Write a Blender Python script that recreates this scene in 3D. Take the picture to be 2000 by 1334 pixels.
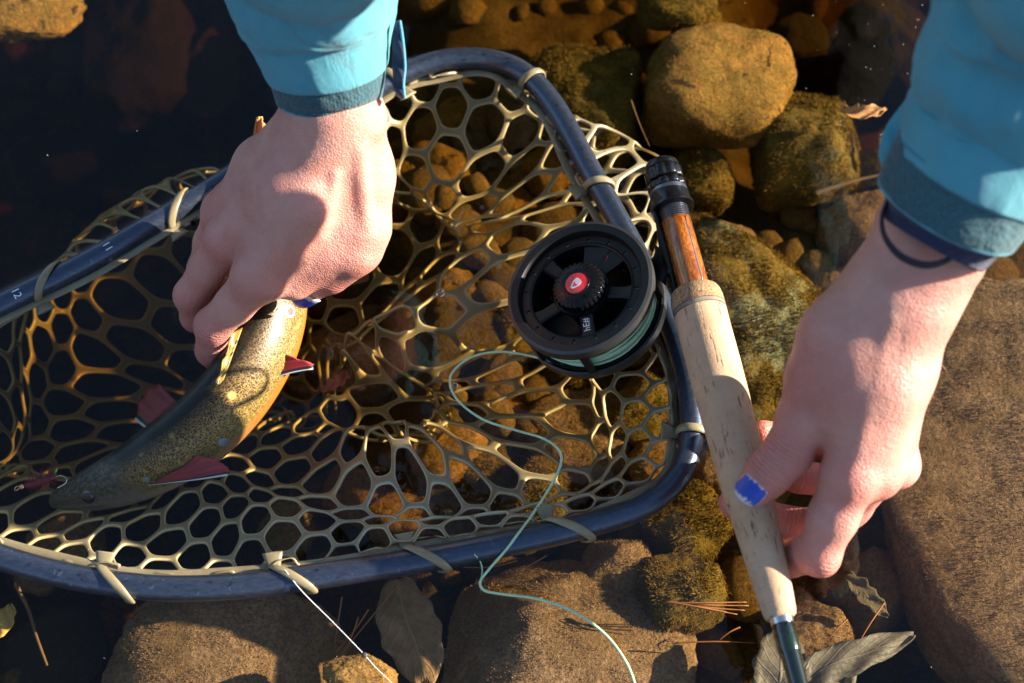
import bpy, math, random
import numpy as np
from mathutils import Vector, Matrix

random.seed(7)
rng = np.random.default_rng(7)
for o in list(bpy.data.objects):
    bpy.data.objects.remove(o)
sc = bpy.context.scene
COL = sc.collection

# ------------------------------------------------------------------ camera, sky, sun, exposure
PITCH = math.radians(27.0)
DIST = 0.80
LENS = 50.0
cam_d = bpy.data.cameras.new('camera')
cam = bpy.data.objects.new('camera', cam_d)
COL.objects.link(cam)
CAM = np.array((0.0, -DIST * math.sin(PITCH), DIST * math.cos(PITCH)))
cam.location = CAM
cam.rotation_euler = (PITCH, 0, 0)
cam_d.lens = LENS
cam_d.sensor_width = 36.0
cam_d.clip_start = 0.01
cam_d.clip_end = 500
cam_d.dof.use_dof = True
cam_d.dof.focus_distance = 0.775
cam_d.dof.aperture_fstop = 6.5
sc.camera = cam

SUN_EL = math.radians(22.5)
SUN_AZ = math.radians(4)        # direction towards the sun, measured from +x towards +y
w = bpy.data.worlds.new('World')
sc.world = w
w.use_nodes = True
wn = w.node_tree.nodes
bg = wn.get('Background') or wn.new('ShaderNodeBackground')
sky = wn.new('ShaderNodeTexSky')
sky.sky_type = 'NISHITA'
sky.sun_disc = False
sky.sun_elevation = SUN_EL
sky.ozone_density = 1.2
sky.dust_density = 0.4
sky.sun_rotation = math.pi / 2 - SUN_AZ
w.node_tree.links.new(sky.outputs[0], bg.inputs[0])
bg.inputs[1].default_value = 0.08

sd = bpy.data.lights.new('sun', 'SUN')
sun = bpy.data.objects.new('sun', sd)
COL.objects.link(sun)
sd.energy = 5.0
sd.angle = math.radians(0.53)
sd.color = (1.0, 0.90, 0.76)
SUNV = Vector((math.cos(SUN_EL) * math.cos(SUN_AZ), math.cos(SUN_EL) * math.sin(SUN_AZ), math.sin(SUN_EL)))
sun.rotation_euler = SUNV.to_track_quat('Z', 'Y').to_euler()
sun.location = (2, 0.3, 1.6)

sc.view_settings.view_transform = 'Standard'
sc.view_settings.look = 'None'
sc.view_settings.gamma = 1
sc.view_settings.exposure = 1.9
sc.view_settings.use_curve_mapping = False
sc.render.engine = 'CYCLES'
cy = sc.cycles
cy.use_denoising = True
cy.max_bounces = 10
cy.diffuse_bounces = 3
cy.glossy_bounces = 4
cy.transmission_bounces = 6
cy.transparent_max_bounces = 24
cy.volume_bounces = 0
cy.caustics_reflective = False
cy.caustics_refractive = False
cy.sample_clamp_indirect = 6.0

# ------------------------------------------------------------------ helpers
FWD = np.array((0.0, math.sin(PITCH), -math.cos(PITCH)))
UPV = np.array((0.0, math.cos(PITCH), math.sin(PITCH)))
RGT = np.array((1.0, 0.0, 0.0))
KPX = 36.0 / LENS / 2000.0

def P(px, py, z=0.0):
    """photo pixel + height over the water -> world point"""
    d = FWD + (px - 1000) * KPX * RGT - (py - 667) * KPX * UPV
    t = (z - CAM[2]) / d[2]
    return CAM + d * t

def S(px, py, z=0.0):
    """metres per photo pixel at that point"""
    return float(np.dot(P(px, py, z) - CAM, FWD)) * KPX

def mesh_obj(name, verts, faces, mat=None, parent=None, smooth=True, loc=None):
    me = bpy.data.meshes.new(name)
    me.from_pydata([tuple(map(float, v)) for v in verts], [], [tuple(int(i) for i in f) for f in faces])
    me.update()
    if smooth:
        me.polygons.foreach_set('use_smooth', [True] * len(me.polygons))
    if mat is not None:
        me.materials.append(mat)
    o = bpy.data.objects.new(name, me)
    COL.objects.link(o)
    if parent is not None:
        o.parent = parent
    if loc is not None:
        o.location = loc
    return o

def empty(name, loc=(0, 0, 0)):
    o = bpy.data.objects.new(name, None)
    o.empty_display_size = 0.02
    o.location = tuple(map(float, loc))
    COL.objects.link(o)
    return o

def tag(o, label, cat=None, group=None, kind=None):
    if label: o['label'] = label
    if cat: o['category'] = cat
    if group: o['group'] = group
    if kind: o['kind'] = kind
    return o

def reloc(o, loc):
    """put an object's origin at loc while its mesh stays where it is in the world"""
    loc = Vector(tuple(map(float, loc)))
    o.data.transform(Matrix.Translation(-loc))
    o.location = loc

def child(o, parent):
    """parent a mesh built in world coordinates without moving it"""
    o.parent = parent
    M = Matrix.Translation(parent.location) @ parent.rotation_euler.to_matrix().to_4x4()
    p = parent.parent
    while p is not None:
        M = (Matrix.Translation(p.location) @ p.rotation_euler.to_matrix().to_4x4()) @ M
        p = p.parent
    o.matrix_parent_inverse = M.inverted()
    return o

def add_mod(o, typ, **kw):
    m = o.modifiers.new(typ.lower(), typ)
    for k, v in kw.items():
        setattr(m, k, v)
    return m

# --- splines
def catmull(pts, n=8, closed=False):
    pts = np.asarray(pts, float)
    out = []
    N = len(pts)
    rngi = range(N) if closed else range(N - 1)
    for i in rngi:
        if closed:
            p0, p1, p2, p3 = pts[(i - 1) % N], pts[i], pts[(i + 1) % N], pts[(i + 2) % N]
        else:
            p0 = pts[max(i - 1, 0)]; p1 = pts[i]; p2 = pts[i + 1]; p3 = pts[min(i + 2, N - 1)]
        for k in range(n):
            t = k / n
            out.append(0.5 * ((2 * p1) + (-p0 + p2) * t + (2 * p0 - 5 * p1 + 4 * p2 - p3) * t * t + (-p0 + 3 * p1 - 3 * p2 + p3) * t ** 3))
    if not closed:
        out.append(pts[-1])
    return np.array(out)

def frames(path, closed=False, up=(0, 0, 1)):
    path = np.asarray(path, float)
    if closed:
        T = np.roll(path, -1, 0) - np.roll(path, 1, 0)
    else:
        T = np.gradient(path, axis=0)
    T /= np.linalg.norm(T, axis=1)[:, None] + 1e-12
    up = np.asarray(up, float)
    U = np.cross(T, up)
    U /= np.linalg.norm(U, axis=1)[:, None] + 1e-12
    V = np.cross(U, T)
    return T, U, V

def loft(path, ru, rv=None, n=16, closed=False, up=(0, 0, 1), caps=True, prof=None):
    """tube along path; ru/rv radii per path point; returns verts, faces"""
    path = np.asarray(path, float)
    N = len(path)
    ru = np.broadcast_to(np.asarray(ru, float), (N,))
    rv = ru if rv is None else np.broadcast_to(np.asarray(rv, float), (N,))
    T, U, V = frames(path, closed, up)
    ang = np.linspace(0, 2 * np.pi, n, endpoint=False)
    vs = (path[:, None, :] + U[:, None, :] * (np.cos(ang)[None, :, None] * ru[:, None, None])
          + V[:, None, :] * (np.sin(ang)[None, :, None] * rv[:, None, None])).reshape(-1, 3)
    fs = []
    M = N if closed else N - 1
    for i in range(M):
        a = i * n; b = ((i + 1) % N) * n
        for j in range(n):
            k = (j + 1) % n
            fs.append((a + j, a + k, b + k, b + j))
    if caps and not closed:
        fs.append(tuple(range(n - 1, -1, -1)))
        fs.append(tuple(range((N - 1) * n, N * n)))
    return vs, fs

def tube(name, path, r, mat, parent=None, n=12, closed=False, smooth=True, up=(0, 0, 1)):
    v, f = loft(path, r, n=n, closed=closed, up=up)
    return mesh_obj(name, v, f, mat, parent, smooth)

class MB:
    """collects several shapes of ONE part"""
    def __init__(s): s.v = []; s.f = []
    def add(s, v, f):
        o = len(s.v)
        s.v.extend([tuple(map(float, p)) for p in v]); s.f.extend([tuple(i + o for i in q) for q in f])
        return s
    def build(s, name, mat, parent=None, smooth=True):
        return mesh_obj(name, s.v, s.f, mat, parent, smooth)

def lathe(prof, n=48, closed_prof=False):
    """prof: list of (radius, z) in local space, around z"""
    vs = []; fs = []
    ang = np.linspace(0, 2 * np.pi, n, endpoint=False)
    for r, z in prof:
        for a in ang:
            vs.append((r * math.cos(a), r * math.sin(a), z))
    m = len(prof)
    for i in range(m if closed_prof else m - 1):
        a = i * n; b = ((i + 1) % m) * n
        for j in range(n):
            k = (j + 1) % n
            fs.append((a + j, a + k, b + k, b + j))
    if not closed_prof:
        if prof[0][0] > 1e-6: fs.append(tuple(range(n - 1, -1, -1)))
        if prof[-1][0] > 1e-6: fs.append(tuple(range((m - 1) * n, m * n)))
    return np.array(vs), fs

def box(cx, cy, cz, sx, sy, sz, rz=0.0):
    c, s = math.cos(rz), math.sin(rz)
    v = []
    for x in (-1, 1):
        for y in (-1, 1):
            for z in (-1, 1):
                X, Y = x * sx / 2, y * sy / 2
                v.append((cx + X * c - Y * s, cy + X * s + Y * c, cz + z * sz / 2))
    f = [(0, 1, 3, 2), (4, 6, 7, 5), (0, 4, 5, 1), (2, 3, 7, 6), (0, 2, 6, 4), (1, 5, 7, 3)]
    return v, f

# --- value noise
_LAT = np.random.default_rng(3).random((32, 32, 32)).astype(np.float32)
def vnoise(p, seed=0.0):
    p = np.asarray(p, float) + seed * 7.31
    i = np.floor(p).astype(int); f = p - i
    f = f * f * (3 - 2 * f)
    out = 0
    for dx in (0, 1):
        for dy in (0, 1):
            for dz in (0, 1):
                wgt = (f[:, 0] if dx else 1 - f[:, 0]) * (f[:, 1] if dy else 1 - f[:, 1]) * (f[:, 2] if dz else 1 - f[:, 2])
                out = out + wgt * _LAT[(i[:, 0] + dx) % 32, (i[:, 1] + dy) % 32, (i[:, 2] + dz) % 32]
    return out * 2 - 1
def fbm(p, octv=4, seed=0.0, gain=0.5):
    s = 0; a = 1.0; q = np.asarray(p, float)
    for k in range(octv):
        s = s + a * vnoise(q, seed + k * 3.7); a *= gain; q = q * 2.03
    return s

def ico(sub):
    import bmesh
    bm = bmesh.new()
    bmesh.ops.create_icosphere(bm, subdivisions=sub, radius=1.0)
    bm.verts.ensure_lookup_table()
    v = np.array([tuple(x.co) for x in bm.verts]); f = [tuple(x.index for x in q.verts) for q in bm.faces]
    bm.free()
    return v, f

# --- signed distance bodies -> mesh
class SDF:
    def __init__(s, lo, hi, h):
        s.lo = np.array(lo, float); s.h = h
        s.n = np.ceil((np.array(hi) - s.lo) / h).astype(int) + 1
        s.D = np.full(tuple(s.n), 1.0, np.float32)
        s.ax = [(s.lo[k] + np.arange(s.n[k]) * h).astype(np.float32) for k in range(3)]
    def cone(s, a, b, ra, rb, k=0.004, D=None):
        a = np.asarray(a, float); b = np.asarray(b, float)
        m = max(ra, rb) + k + 3 * s.h
        lo = np.minimum(a, b) - m; hi = np.maximum(a, b) + m
        i0 = np.maximum(((lo - s.lo) / s.h).astype(int), 0); i1 = np.minimum(((hi - s.lo) / s.h).astype(int) + 2, s.n)
        if np.any(i1 <= i0): return
        sl = tuple(slice(i0[q], i1[q]) for q in range(3))
        X = s.ax[0][sl[0]][:, None, None]; Y = s.ax[1][sl[1]][None, :, None]; Z = s.ax[2][sl[2]][None, None, :]
        ba = b - a; L2 = float(ba @ ba) + 1e-12
        t = np.clip(((X - a[0]) * ba[0] + (Y - a[1]) * ba[1] + (Z - a[2]) * ba[2]) / L2, 0, 1)
        d = np.sqrt((X - a[0] - t * ba[0]) ** 2 + (Y - a[1] - t * ba[1]) ** 2 + (Z - a[2] - t * ba[2]) ** 2) - (ra + (rb - ra) * t)
        A = s.D if D is None else D
        A[sl] = smin(A[sl], d.astype(np.float32), k)
    def chain(s, pts, k=0.003):
        """pts: (pos, r); joined inside itself smoothly, then hard-ish into the field"""
        T = np.full(tuple(s.n), 1.0, np.float32)
        for (a, ra), (b, rb) in zip(pts[:-1], pts[1:]):
            s.cone(a, b, ra, rb, 0.003, T)
        s.D = smin(s.D, T, k)
    def mesh(s, smooth=2):
        return surface_nets(s.D, s.lo, s.h, smooth)

def smin(a, b, k):
    if k <= 0: return np.minimum(a, b)
    h = np.maximum(k - np.abs(a - b), 0) / k
    return np.minimum(a, b) - h * h * k * 0.25

def surface_nets(D, lo, h, smooth=2):
    ins = D < 0
    nx, ny, nz = D.shape
    cnt = np.zeros((nx - 1, ny - 1, nz - 1), np.float32)
    acc = np.zeros((3, nx - 1, ny - 1, nz - 1), np.float32)
    corners = [(i, j, k) for i in (0, 1) for j in (0, 1) for k in (0, 1)]
    def sub(A, c): return A[c[0]:nx - 1 + c[0], c[1]:ny - 1 + c[1], c[2]:nz - 1 + c[2]]
    for c in corners:
        for ax in range(3):
            if c[ax] == 1: continue
            e = list(c); e[ax] = 1; e = tuple(e)
            a = sub(D, c); b = sub(D, e)
            cr = (a < 0) != (b < 0)
            t = np.where(cr, a / (a - b + 1e-20), 0)
            cnt += cr
            for q in range(3):
                acc[q] += np.where(cr, c[q] + (t if q == ax else 0), 0)
    act = cnt > 0
    idx = np.full(act.shape, -1, np.int64)
    idx[act] = np.arange(int(act.sum()))
    ii = np.argwhere(act)
    V = np.stack([acc[q][act] / cnt[act] for q in range(3)], 1) + ii
    V = V * h + lo
    F = []
    # edges along x
    for ax in range(3):
        b, c = [(1, 2), (2, 0), (0, 1)][ax]
        A = ins; sl0 = [slice(None)] * 3; sl1 = [slice(None)] * 3
        sl0[ax] = slice(0, -1); sl1[ax] = slice(1, None)
        d0 = A[tuple(sl0)]; d1 = A[tuple(sl1)]
        cr = np.argwhere(d0 != d1)
        ok = (cr[:, b] > 0) & (cr[:, c] > 0) & (cr[:, b] < D.shape[b] - 1) & (cr[:, c] < D.shape[c] - 1)
        cr = cr[ok]
        flip = d0[tuple(cr.T)]
        def cell(db, dc):
            q = cr.copy(); q[:, b] += db; q[:, c] += dc
            return idx[tuple(q.T)]
        q = np.stack([cell(-1, -1), cell(0, -1), cell(0, 0), cell(-1, 0)], 1)
        q[~flip] = q[~flip][:, ::-1]
        F.append(q)
    F = np.concatenate(F)
    # laplacian smoothing
    for it in range(smooth):
        s = np.zeros_like(V); n = np.zeros(len(V))
        for a, b in ((0, 1), (1, 2), (2, 3), (3, 0)):
            np.add.at(s, F[:, a], V[F[:, b]]); np.add.at(s, F[:, b], V[F[:, a]])
            np.add.at(n, F[:, a], 1); np.add.at(n, F[:, b], 1)
        V = V * 0.4 + 0.6 * s / np.maximum(n, 1)[:, None]
    return V, F

def fast_mesh(name, V, F, mat, smooth=True):
    me = bpy.data.meshes.new(name)
    V = np.asarray(V, np.float32); F = np.asarray(F, np.int32)
    me.vertices.add(len(V)); me.vertices.foreach_set('co', V.ravel())
    k = F.shape[1]
    me.loops.add(F.size); me.loops.foreach_set('vertex_index', F.ravel())
    me.polygons.add(len(F)); me.polygons.foreach_set('loop_start', np.arange(0, F.size, k, dtype=np.int32))
    me.polygons.foreach_set('use_smooth', np.ones(len(F), bool) if smooth else np.zeros(len(F), bool))
    me.update(calc_edges=True); me.validate()
    if mat: me.materials.append(mat)
    o = bpy.data.objects.new(name, me); COL.objects.link(o)
    return o

def vattr(o, name, vals):
    a = o.data.attributes.new(name, 'FLOAT', 'POINT')
    a.data.foreach_set('value', np.asarray(vals, np.float32))
def vattr3(o, name, vals):
    a = o.data.attributes.new(name, 'FLOAT_VECTOR', 'POINT')
    a.data.foreach_set('vector', np.asarray(vals, np.float32).ravel())

# --- materials
class N:
    def __init__(s, name):
        s.m = bpy.data.materials.new(name); s.m.use_nodes = True
        s.t = s.m.node_tree; s.t.nodes.clear()
        s.out = s.t.nodes.new('ShaderNodeOutputMaterial')
    def n(s, typ, ins=None, **kw):
        nd = s.t.nodes.new('ShaderNode' + typ)
        for k, v in kw.items(): setattr(nd, k, v)
        for k, v in (ins or {}).items(): s.set(nd, k, v)
        return nd
    def set(s, nd, k, v):
        i = nd.inputs[k]
        if isinstance(v, bpy.types.NodeSocket): s.t.links.new(v, i)
        elif isinstance(v, bpy.types.Node): s.t.links.new(v.outputs[0], i)
        else:
            if isinstance(v, tuple) and len(v) == 3 and i.type == 'RGBA': v = (*v, 1)
            i.default_value = v
    def co(s, kind='Object', scale=1.0, rnd=0.0):
        c = s.n('TexCoord').outputs[kind]
        if rnd:
            oi = s.n('ObjectInfo')
            r = s.n('VectorMath', {0: c, 1: s.n('Math', {0: oi.outputs['Random'], 1: rnd}, operation='MULTIPLY').outputs[0]}, operation='ADD')
            c = r.outputs[0]
        if scale != 1.0:
            sc_ = scale if isinstance(scale, tuple) else (scale,) * 3
            c = s.n('VectorMath', {0: c, 1: sc_}, operation='MULTIPLY').outputs[0]
        return c
    def noise(s, co, scale, detail=4, rough=0.55, dist=0.0):
        return s.n('TexNoise', {'Vector': co, 'Scale': scale, 'Detail': detail, 'Roughness': rough, 'Distortion': dist}).outputs[0]
    def ramp(s, fac, stops, interp='LINEAR'):
        r = s.n('ValToRGB', {'Fac': fac}); e = r.color_ramp
        e.interpolation = interp
        while len(e.elements) < len(stops): e.elements.new(0.5)
        for el, (p, c) in zip(e.elements, stops):
            el.position = p; el.color = (*c, 1) if len(c) == 3 else c
        return r.outputs[0]
    def mix(s, f, a, b, typ='MIX'):
        m = s.n('Mix', data_type='RGBA', blend_type=typ)
        s.set(m, 0, f)
        for k, v in ((6, a), (7, b)):
            s.set(m, k, v)
        return m.outputs[2]
    def math(s, op, a, b=0.0, c=None, clamp=False):
        m = s.n('Math', operation=op); m.use_clamp = clamp
        s.set(m, 0, a); s.set(m, 1, b)
        if c is not None: s.set(m, 2, c)
        return m.outputs[0]
    def mrange(s, v, a, b, c=0.0, d=1.0):
        m = s.n('MapRange'); s.set(m, 0, v)
        for i, x in enumerate((a, b, c, d)): m.inputs[i + 1].default_value = x
        return m.outputs[0]
    def bump(s, h, strength=0.3, dist=0.001, normal=None):
        b = s.n('Bump', {'Height': h, 'Strength': strength, 'Distance': dist})
        if normal is not None: s.set(b, 'Normal', normal)
        return b.outputs[0]
    def attr(s, name, out='Fac'):
        return s.n('Attribute', attribute_name=name).outputs[out]
    def pbr(s, base, rough=0.5, normal=None, **kw):
        p = s.n('BsdfPrincipled')
        s.set(p, 'Base Color', base); s.set(p, 'Roughness', rough)
        if normal is not None: s.set(p, 'Normal', normal)
        for k, v in kw.items(): s.set(p, k.replace('_', ' '), v)
        s.t.links.new(p.outputs[0], s.out.inputs[0])
        return s.m

def simple(name, col, rough=0.5, grain=0.0, gscale=800, **kw):
    m = N(name)
    c = m.co()
    nz = m.noise(c, 60, 5)
    base = m.mix(m.mrange(nz, 0.3, 0.7), tuple(x * (1 - grain) for x in col), tuple(min(1, x * (1 + grain)) for x in col)) if grain else col
    nor = m.bump(m.noise(c, gscale, 2), 0.15, 0.0004)
    return m.pbr(base, rough, nor, **kw)

# ------------------------------------------------------------------ materials of the place
def rock_mat(name, dark, mid, light, patch=None, patch_amt=0.5, moss=None, moss_amt=0.0, spots=0.0, grain=0.35, silt=0.0):
    m = N(name)
    c = m.co('Object', rnd=9.0)
    big = m.noise(c, 14, 4, 0.6, 0.6)
    med = m.noise(c, 70, 5, 0.65, 0.4)
    fine = m.noise(c, 420, 4, 0.7)
    vfine = m.noise(c, 1100, 2, 0.6)
    base = m.ramp(m.math('ADD', m.math('MULTIPLY', big, 0.55), m.math('MULTIPLY', med, 0.45)), [(0.30, dark), (0.5, mid), (0.70, light)])
    # speckled crust
    sp = m.ramp(m.math('ADD', m.math('MULTIPLY', fine, 0.7), m.math('MULTIPLY', vfine, 0.3)), [(0.33, (1 - grain * 1.6,) * 3), (0.5, (1, 1, 1)), (0.68, (1 + grain * 1.7,) * 3)])
    base = m.mix(1.0, base, sp, 'MULTIPLY')
    if patch is not None:
        pm = m.mrange(m.noise(c, 22, 5, 0.6, 0.8), 0.50, 0.62)
        base = m.mix(m.math('MULTIPLY', pm, patch_amt), base, patch)
    if moss is not None:
        mm = m.mrange(m.math('ADD', m.noise(c, 18, 5, 0.7, 1.2), m.math('MULTIPLY', fine, 0.25)), 0.52, 0.72)
        base = m.mix(m.math('MULTIPLY', mm, moss_amt), base, m.mix(1.0, moss, sp, 'MULTIPLY'))
    if spots:
        sm = m.mrange(m.noise(c, 30, 3, 0.5, 2.0), 0.66, 0.69)
        base = m.mix(m.math('MULTIPLY', sm, spots), base, tuple(x * 0.25 for x in dark))
    fib = m.noise(m.co('Object', (1, 2.6, 1), 9.0), 260, 4, 0.7, 1.5)
    h = m.math('ADD', m.math('MULTIPLY', fine, 0.8), m.math('ADD', m.math('MULTIPLY', med, 1.6), m.math('MULTIPLY', fib, 0.7)))
    nor = m.bump(h, 0.9, 0.0022)
    return m.pbr(base, 0.85, nor)

M_AMBER = rock_mat('rock_amber', (0.15, 0.068, 0.014), (0.32, 0.16, 0.034), (0.46, 0.25, 0.07), moss=(0.16, 0.12, 0.018), moss_amt=0.6, spots=0.9)
M_ALGAE = rock_mat('rock_algae', (0.08, 0.05, 0.008), (0.19, 0.115, 0.016), (0.30, 0.19, 0.034), moss=(0.11, 0.105, 0.016), moss_amt=0.6, grain=0.45)
M_PALE = rock_mat('rock_pale_patched', (0.10, 0.07, 0.014), (0.20, 0.14, 0.03), (0.30, 0.22, 0.06), patch=(0.34, 0.43, 0.40), patch_amt=0.9, grain=0.45)
M_BROWN = rock_mat('rock_brown', (0.145, 0.095, 0.07), (0.27, 0.185, 0.14), (0.40, 0.285, 0.22), grain=0.42, patch=(0.19, 0.12, 0.06), patch_amt=0.5)
M_SHADE = rock_mat('rock_shade_dark', (0.0149, 0.0105, 0.0072), (0.0281, 0.0193, 0.0127), (0.0462, 0.0330, 0.0215), grain=0.3)  # near-black colour stands in for the shade over rocks in dark water
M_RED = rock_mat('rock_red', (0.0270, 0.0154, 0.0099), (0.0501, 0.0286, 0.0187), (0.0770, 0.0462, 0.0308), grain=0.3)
M_BED = rock_mat('bed_silt', (0.045, 0.03, 0.014), (0.10, 0.066, 0.03), (0.17, 0.115, 0.055), grain=0.4)
M_GRAVEL = rock_mat('gravel', (0.07, 0.043, 0.018), (0.16, 0.10, 0.042), (0.27, 0.18, 0.085), grain=0.4)

# water: clear, tannin-stained, with a real mirror film
mw = N('water')
geo = mw.n('NewGeometry')
ior = mw.math('ADD', 1.36, mw.math('MULTIPLY', geo.outputs['Backfacing'], 1 / 1.36 - 1.36))
cw = mw.co('Object')
rip = mw.math('ADD', mw.noise(cw, 9, 2, 0.5, 0.3), mw.math('MULTIPLY', mw.noise(cw, 45, 2, 0.5), 0.12))
wnor = mw.bump(rip, 0.35, 0.006)
fr = mw.n('Fresnel', {'IOR': ior, 'Normal': wnor})
gl = mw.n('BsdfGlossy', {'Roughness': 0.015, 'Normal': wnor})
tr = mw.n('BsdfTransparent')
mxs = mw.n('MixShader', {0: fr.outputs[0], 1: tr.outputs[0], 2: gl.outputs[0]})
mw.t.links.new(mxs.outputs[0], mw.out.inputs[0])
va = mw.n('VolumeAbsorption', {'Color': (0.76, 0.655, 0.33), 'Density': 14.0})
mw.t.links.new(va.outputs[0], mw.out.inputs['Volume'])
M_WATER = mw.m

# ------------------------------------------------------------------ riverbed and water
def stretch(n, half, core, ncore):
    a = np.linspace(-core, core, ncore)
    k = np.linspace(0, 1, n)[1:]
    b = core + (half - core) * k ** 2.2
    return np.concatenate([-b[::-1], a, b])
gx = stretch(40, 40, 0.5, 170); gy = stretch(40, 40, 0.45, 150)
X, Y = np.meshgrid(gx, gy, indexing='ij')
pp = np.stack([X.ravel(), Y.ravel(), np.zeros(X.size)], 1)
rr = np.hypot(pp[:, 0], pp[:, 1])
DEEP = lambda x, y: -0.100 - 0.14 * np.clip((-0.05 - x) / 0.16, 0, 1) * np.clip((y + 0.17) / 0.10, 0, 1) - 0.10 * np.clip((x - 0.15) / 0.06, 0, 1) * np.clip((y - 0.16) / 0.05, 0, 1) - 0.06 * np.clip((x - 0.15) / 0.05, 0, 1) * np.clip((-0.09 - y) / 0.05, 0, 1)
bz = DEEP(pp[:, 0], pp[:, 1]) + 0.022 * fbm(pp * 9, 4, 1.0) + 0.006 * fbm(pp * 40, 3, 2.0)
bz = bz + np.clip((rr - 5) / 30, 0, 1) ** 1.3 * 6.0 * (1 + 0.3 * fbm(pp * 0.4, 3, 5.0)) + np.clip((rr - 1.2) / 4, 0, 1) * -0.12
pp[:, 2] = bz
nx_, ny_ = len(gx), len(gy)
I = np.arange(nx_ * ny_).reshape(nx_, ny_)
F4 = np.stack([I[:-1, :-1].ravel(), I[1:, :-1].ravel(), I[1:, 1:].ravel(), I[:-1, 1:].ravel()], 1)
bed = fast_mesh('riverbed', pp, F4, M_BED)
tag(bed, 'dark silty river bed under clear shallow water', kind='structure')

wx = stretch(14, 14, 0.37, 440); wy = stretch(14, 14, 0.34, 400)
X, Y = np.meshgrid(wx, wy, indexing='ij')
wp = np.stack([X.ravel(), Y.ravel(), np.zeros(X.size)], 1)
I = np.arange(len(wx) * len(wy)).reshape(len(wx), len(wy))
wf = [tuple(q) for q in np.stack([I[:-1, :-1].ravel(), I[1:, :-1].ravel(), I[1:, 1:].ravel(), I[:-1, 1:].ravel()], 1)]
wv = [tuple(v) for v in wp]
n0 = len(wv)
rim = list(I[:, 0]) + list(I[-1, 1:]) + list(I[-2::-1, -1]) + list(I[0, -2:0:-1])
low = []
for i in rim:
    low.append(len(wv)); wv.append((wv[i][0], wv[i][1], -1.2))
for k in range(len(rim)):
    k2 = (k + 1) % len(rim)
    wf.append((rim[k2], rim[k], low[k], low[k2]))
wf.append(tuple(low[::-1]))
water = mesh_obj('water', wv, wf, M_WATER, smooth=True)
tag(water, 'clear amber stained shallow stream water reflecting blue sky', kind='structure')

# ------------------------------------------------------------------ rocks
ICO5 = ico(5); ICO4 = ico(4); ICO2 = ico(2); ICO3 = ico(3)
def rock(px, py, ax, ay, ztop, mat, label, rot=0.0, power=2.6, rough=0.10, seed=None, thick=0.75, group=None, lo=False, name='river_rock', flat=0.0, cuts=5):
    """px,py centre of the outline in the photo, ax,ay half sizes in photo pixels, ztop = crest height over the water plane"""
    v, f = ICO4 if lo else ICO5
    s = S(px, py, ztop)
    A, B = ax * s, ay * s / 0.95
    H = min(A, B) * thick
    sd_ = (px * 0.013 + py * 0.029) if seed is None else seed
    q = v.copy()
    # superellipsoid
    nrm = (np.abs(q) ** power).sum(1) ** (1 / power)
    q = q / nrm[:, None]
    d = 1 + rough * 1.3 * fbm(v * 1.3, 3, sd_) + rough * 0.22 * fbm(v * 6, 4, sd_ + 4)
    q = q * d[:, None]
    if cuts:
        g_ = np.random.default_rng(int(abs(sd_) * 1000) % 99991)
        for _ in range(cuts):
            n_ = g_.normal(0, 1, 3); n_ /= np.linalg.norm(n_)
            d_ = g_.uniform(0.62, 0.86)
            over = np.maximum(q @ n_ - d_, 0)
            q = q - n_[None, :] * (over * 0.8)[:, None]
        q = q * (1 + 0.03 * fbm(v * 3.1, 3, sd_ + 2))[:, None]
        q[:, 0] /= (q[:, 0].max() - q[:, 0].min()) / 2; q[:, 1] /= (q[:, 1].max() - q[:, 1].min()) / 2
    if flat:
        q[:, 2] = np.where(q[:, 2] > 0, q[:, 2] ** (1.0), q[:, 2])
        q[:, 2] = np.clip(q[:, 2], -2, 1 - flat) / (1 - flat)
    ca, sa = math.cos(rot), math.sin(rot)
    x, y = q[:, 0] * A, q[:, 1] * B
    w3 = np.stack([x * ca - y * sa, x * sa + y * ca, q[:, 2] * H], 1)
    w3 += 0.0006 * fbm(v * 38, 2, sd_ + 9)[:, None] * v
    c = P(px, py, ztop - H * 0.55)
    o = fast_mesh(name, w3, f, mat)
    o.location = (c[0], c[1], ztop - w3[:, 2].max())
    tag(o, label, 'rock', group)
    return o
R = math.radians
rock(1412, 158, 150, 132, -0.024, M_AMBER, 'large rounded amber boulder with dark flecks on its crown', R(-8), 3.2, 0.07, thick=0.8, cuts=2)
rock(1140, 190, 118, 130, -0.045, M_ALGAE, 'blocky algae-furred rock between net hoop and the flecked boulder', R(-12), 4.0, 0.08)
rock(1335, 12, 85, 42, -0.04, M_ALGAE, 'small olive rock tucked behind the flecked amber boulder', 0, 2.6, 0.12)
rock(1578, 268, 125, 118, -0.035, M_ALGAE, 'round mossy rock leaning against the flecked amber boulder', R(25), 2.5, 0.10)
rock(1375, 345, 62, 78, -0.05, M_ALGAE, 'small mossy rock next to the black rod butt', R(15), 2.4, 0.10)
rock(1478, 620, 165, 275, -0.045, M_PALE, 'long mossy boulder with pale green patches beside the cork grip', R(8), 2.6, 0.09)
rock(1995, 930, 285, 440, -0.034, M_BROWN, 'very large flat brown slab beside the forearm with the hair tie', R(8), 3.0, 0.06, thick=0.5)
rock(1720, 470, 120, 115, -0.055, M_BROWN, 'grey brown rock under the wrist with the hair tie', R(20), 2.6, 0.1)
rock(1095, 1262, 255, 200, -0.036, M_BROWN, 'broad brown rock crossed by the loose green fly line', R(-6), 3.0, 0.07, thick=0.5)
rock(450, 1290, 255, 145, -0.04, M_BROWN, 'broad brown rock below the hoop at the leader knot', R(4), 3.0, 0.07, thick=0.55)
rock(1345, 1010, 85, 85, -0.05, M_ALGAE, 'golden mossy rock between hoop and cork grip', R(30), 2.6, 0.12)
rock(1335, 1150, 95, 80, -0.035, M_ALGAE, 'golden mossy rock at the bend of the hoop by the pine needles', R(-20), 2.6, 0.12)
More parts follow.
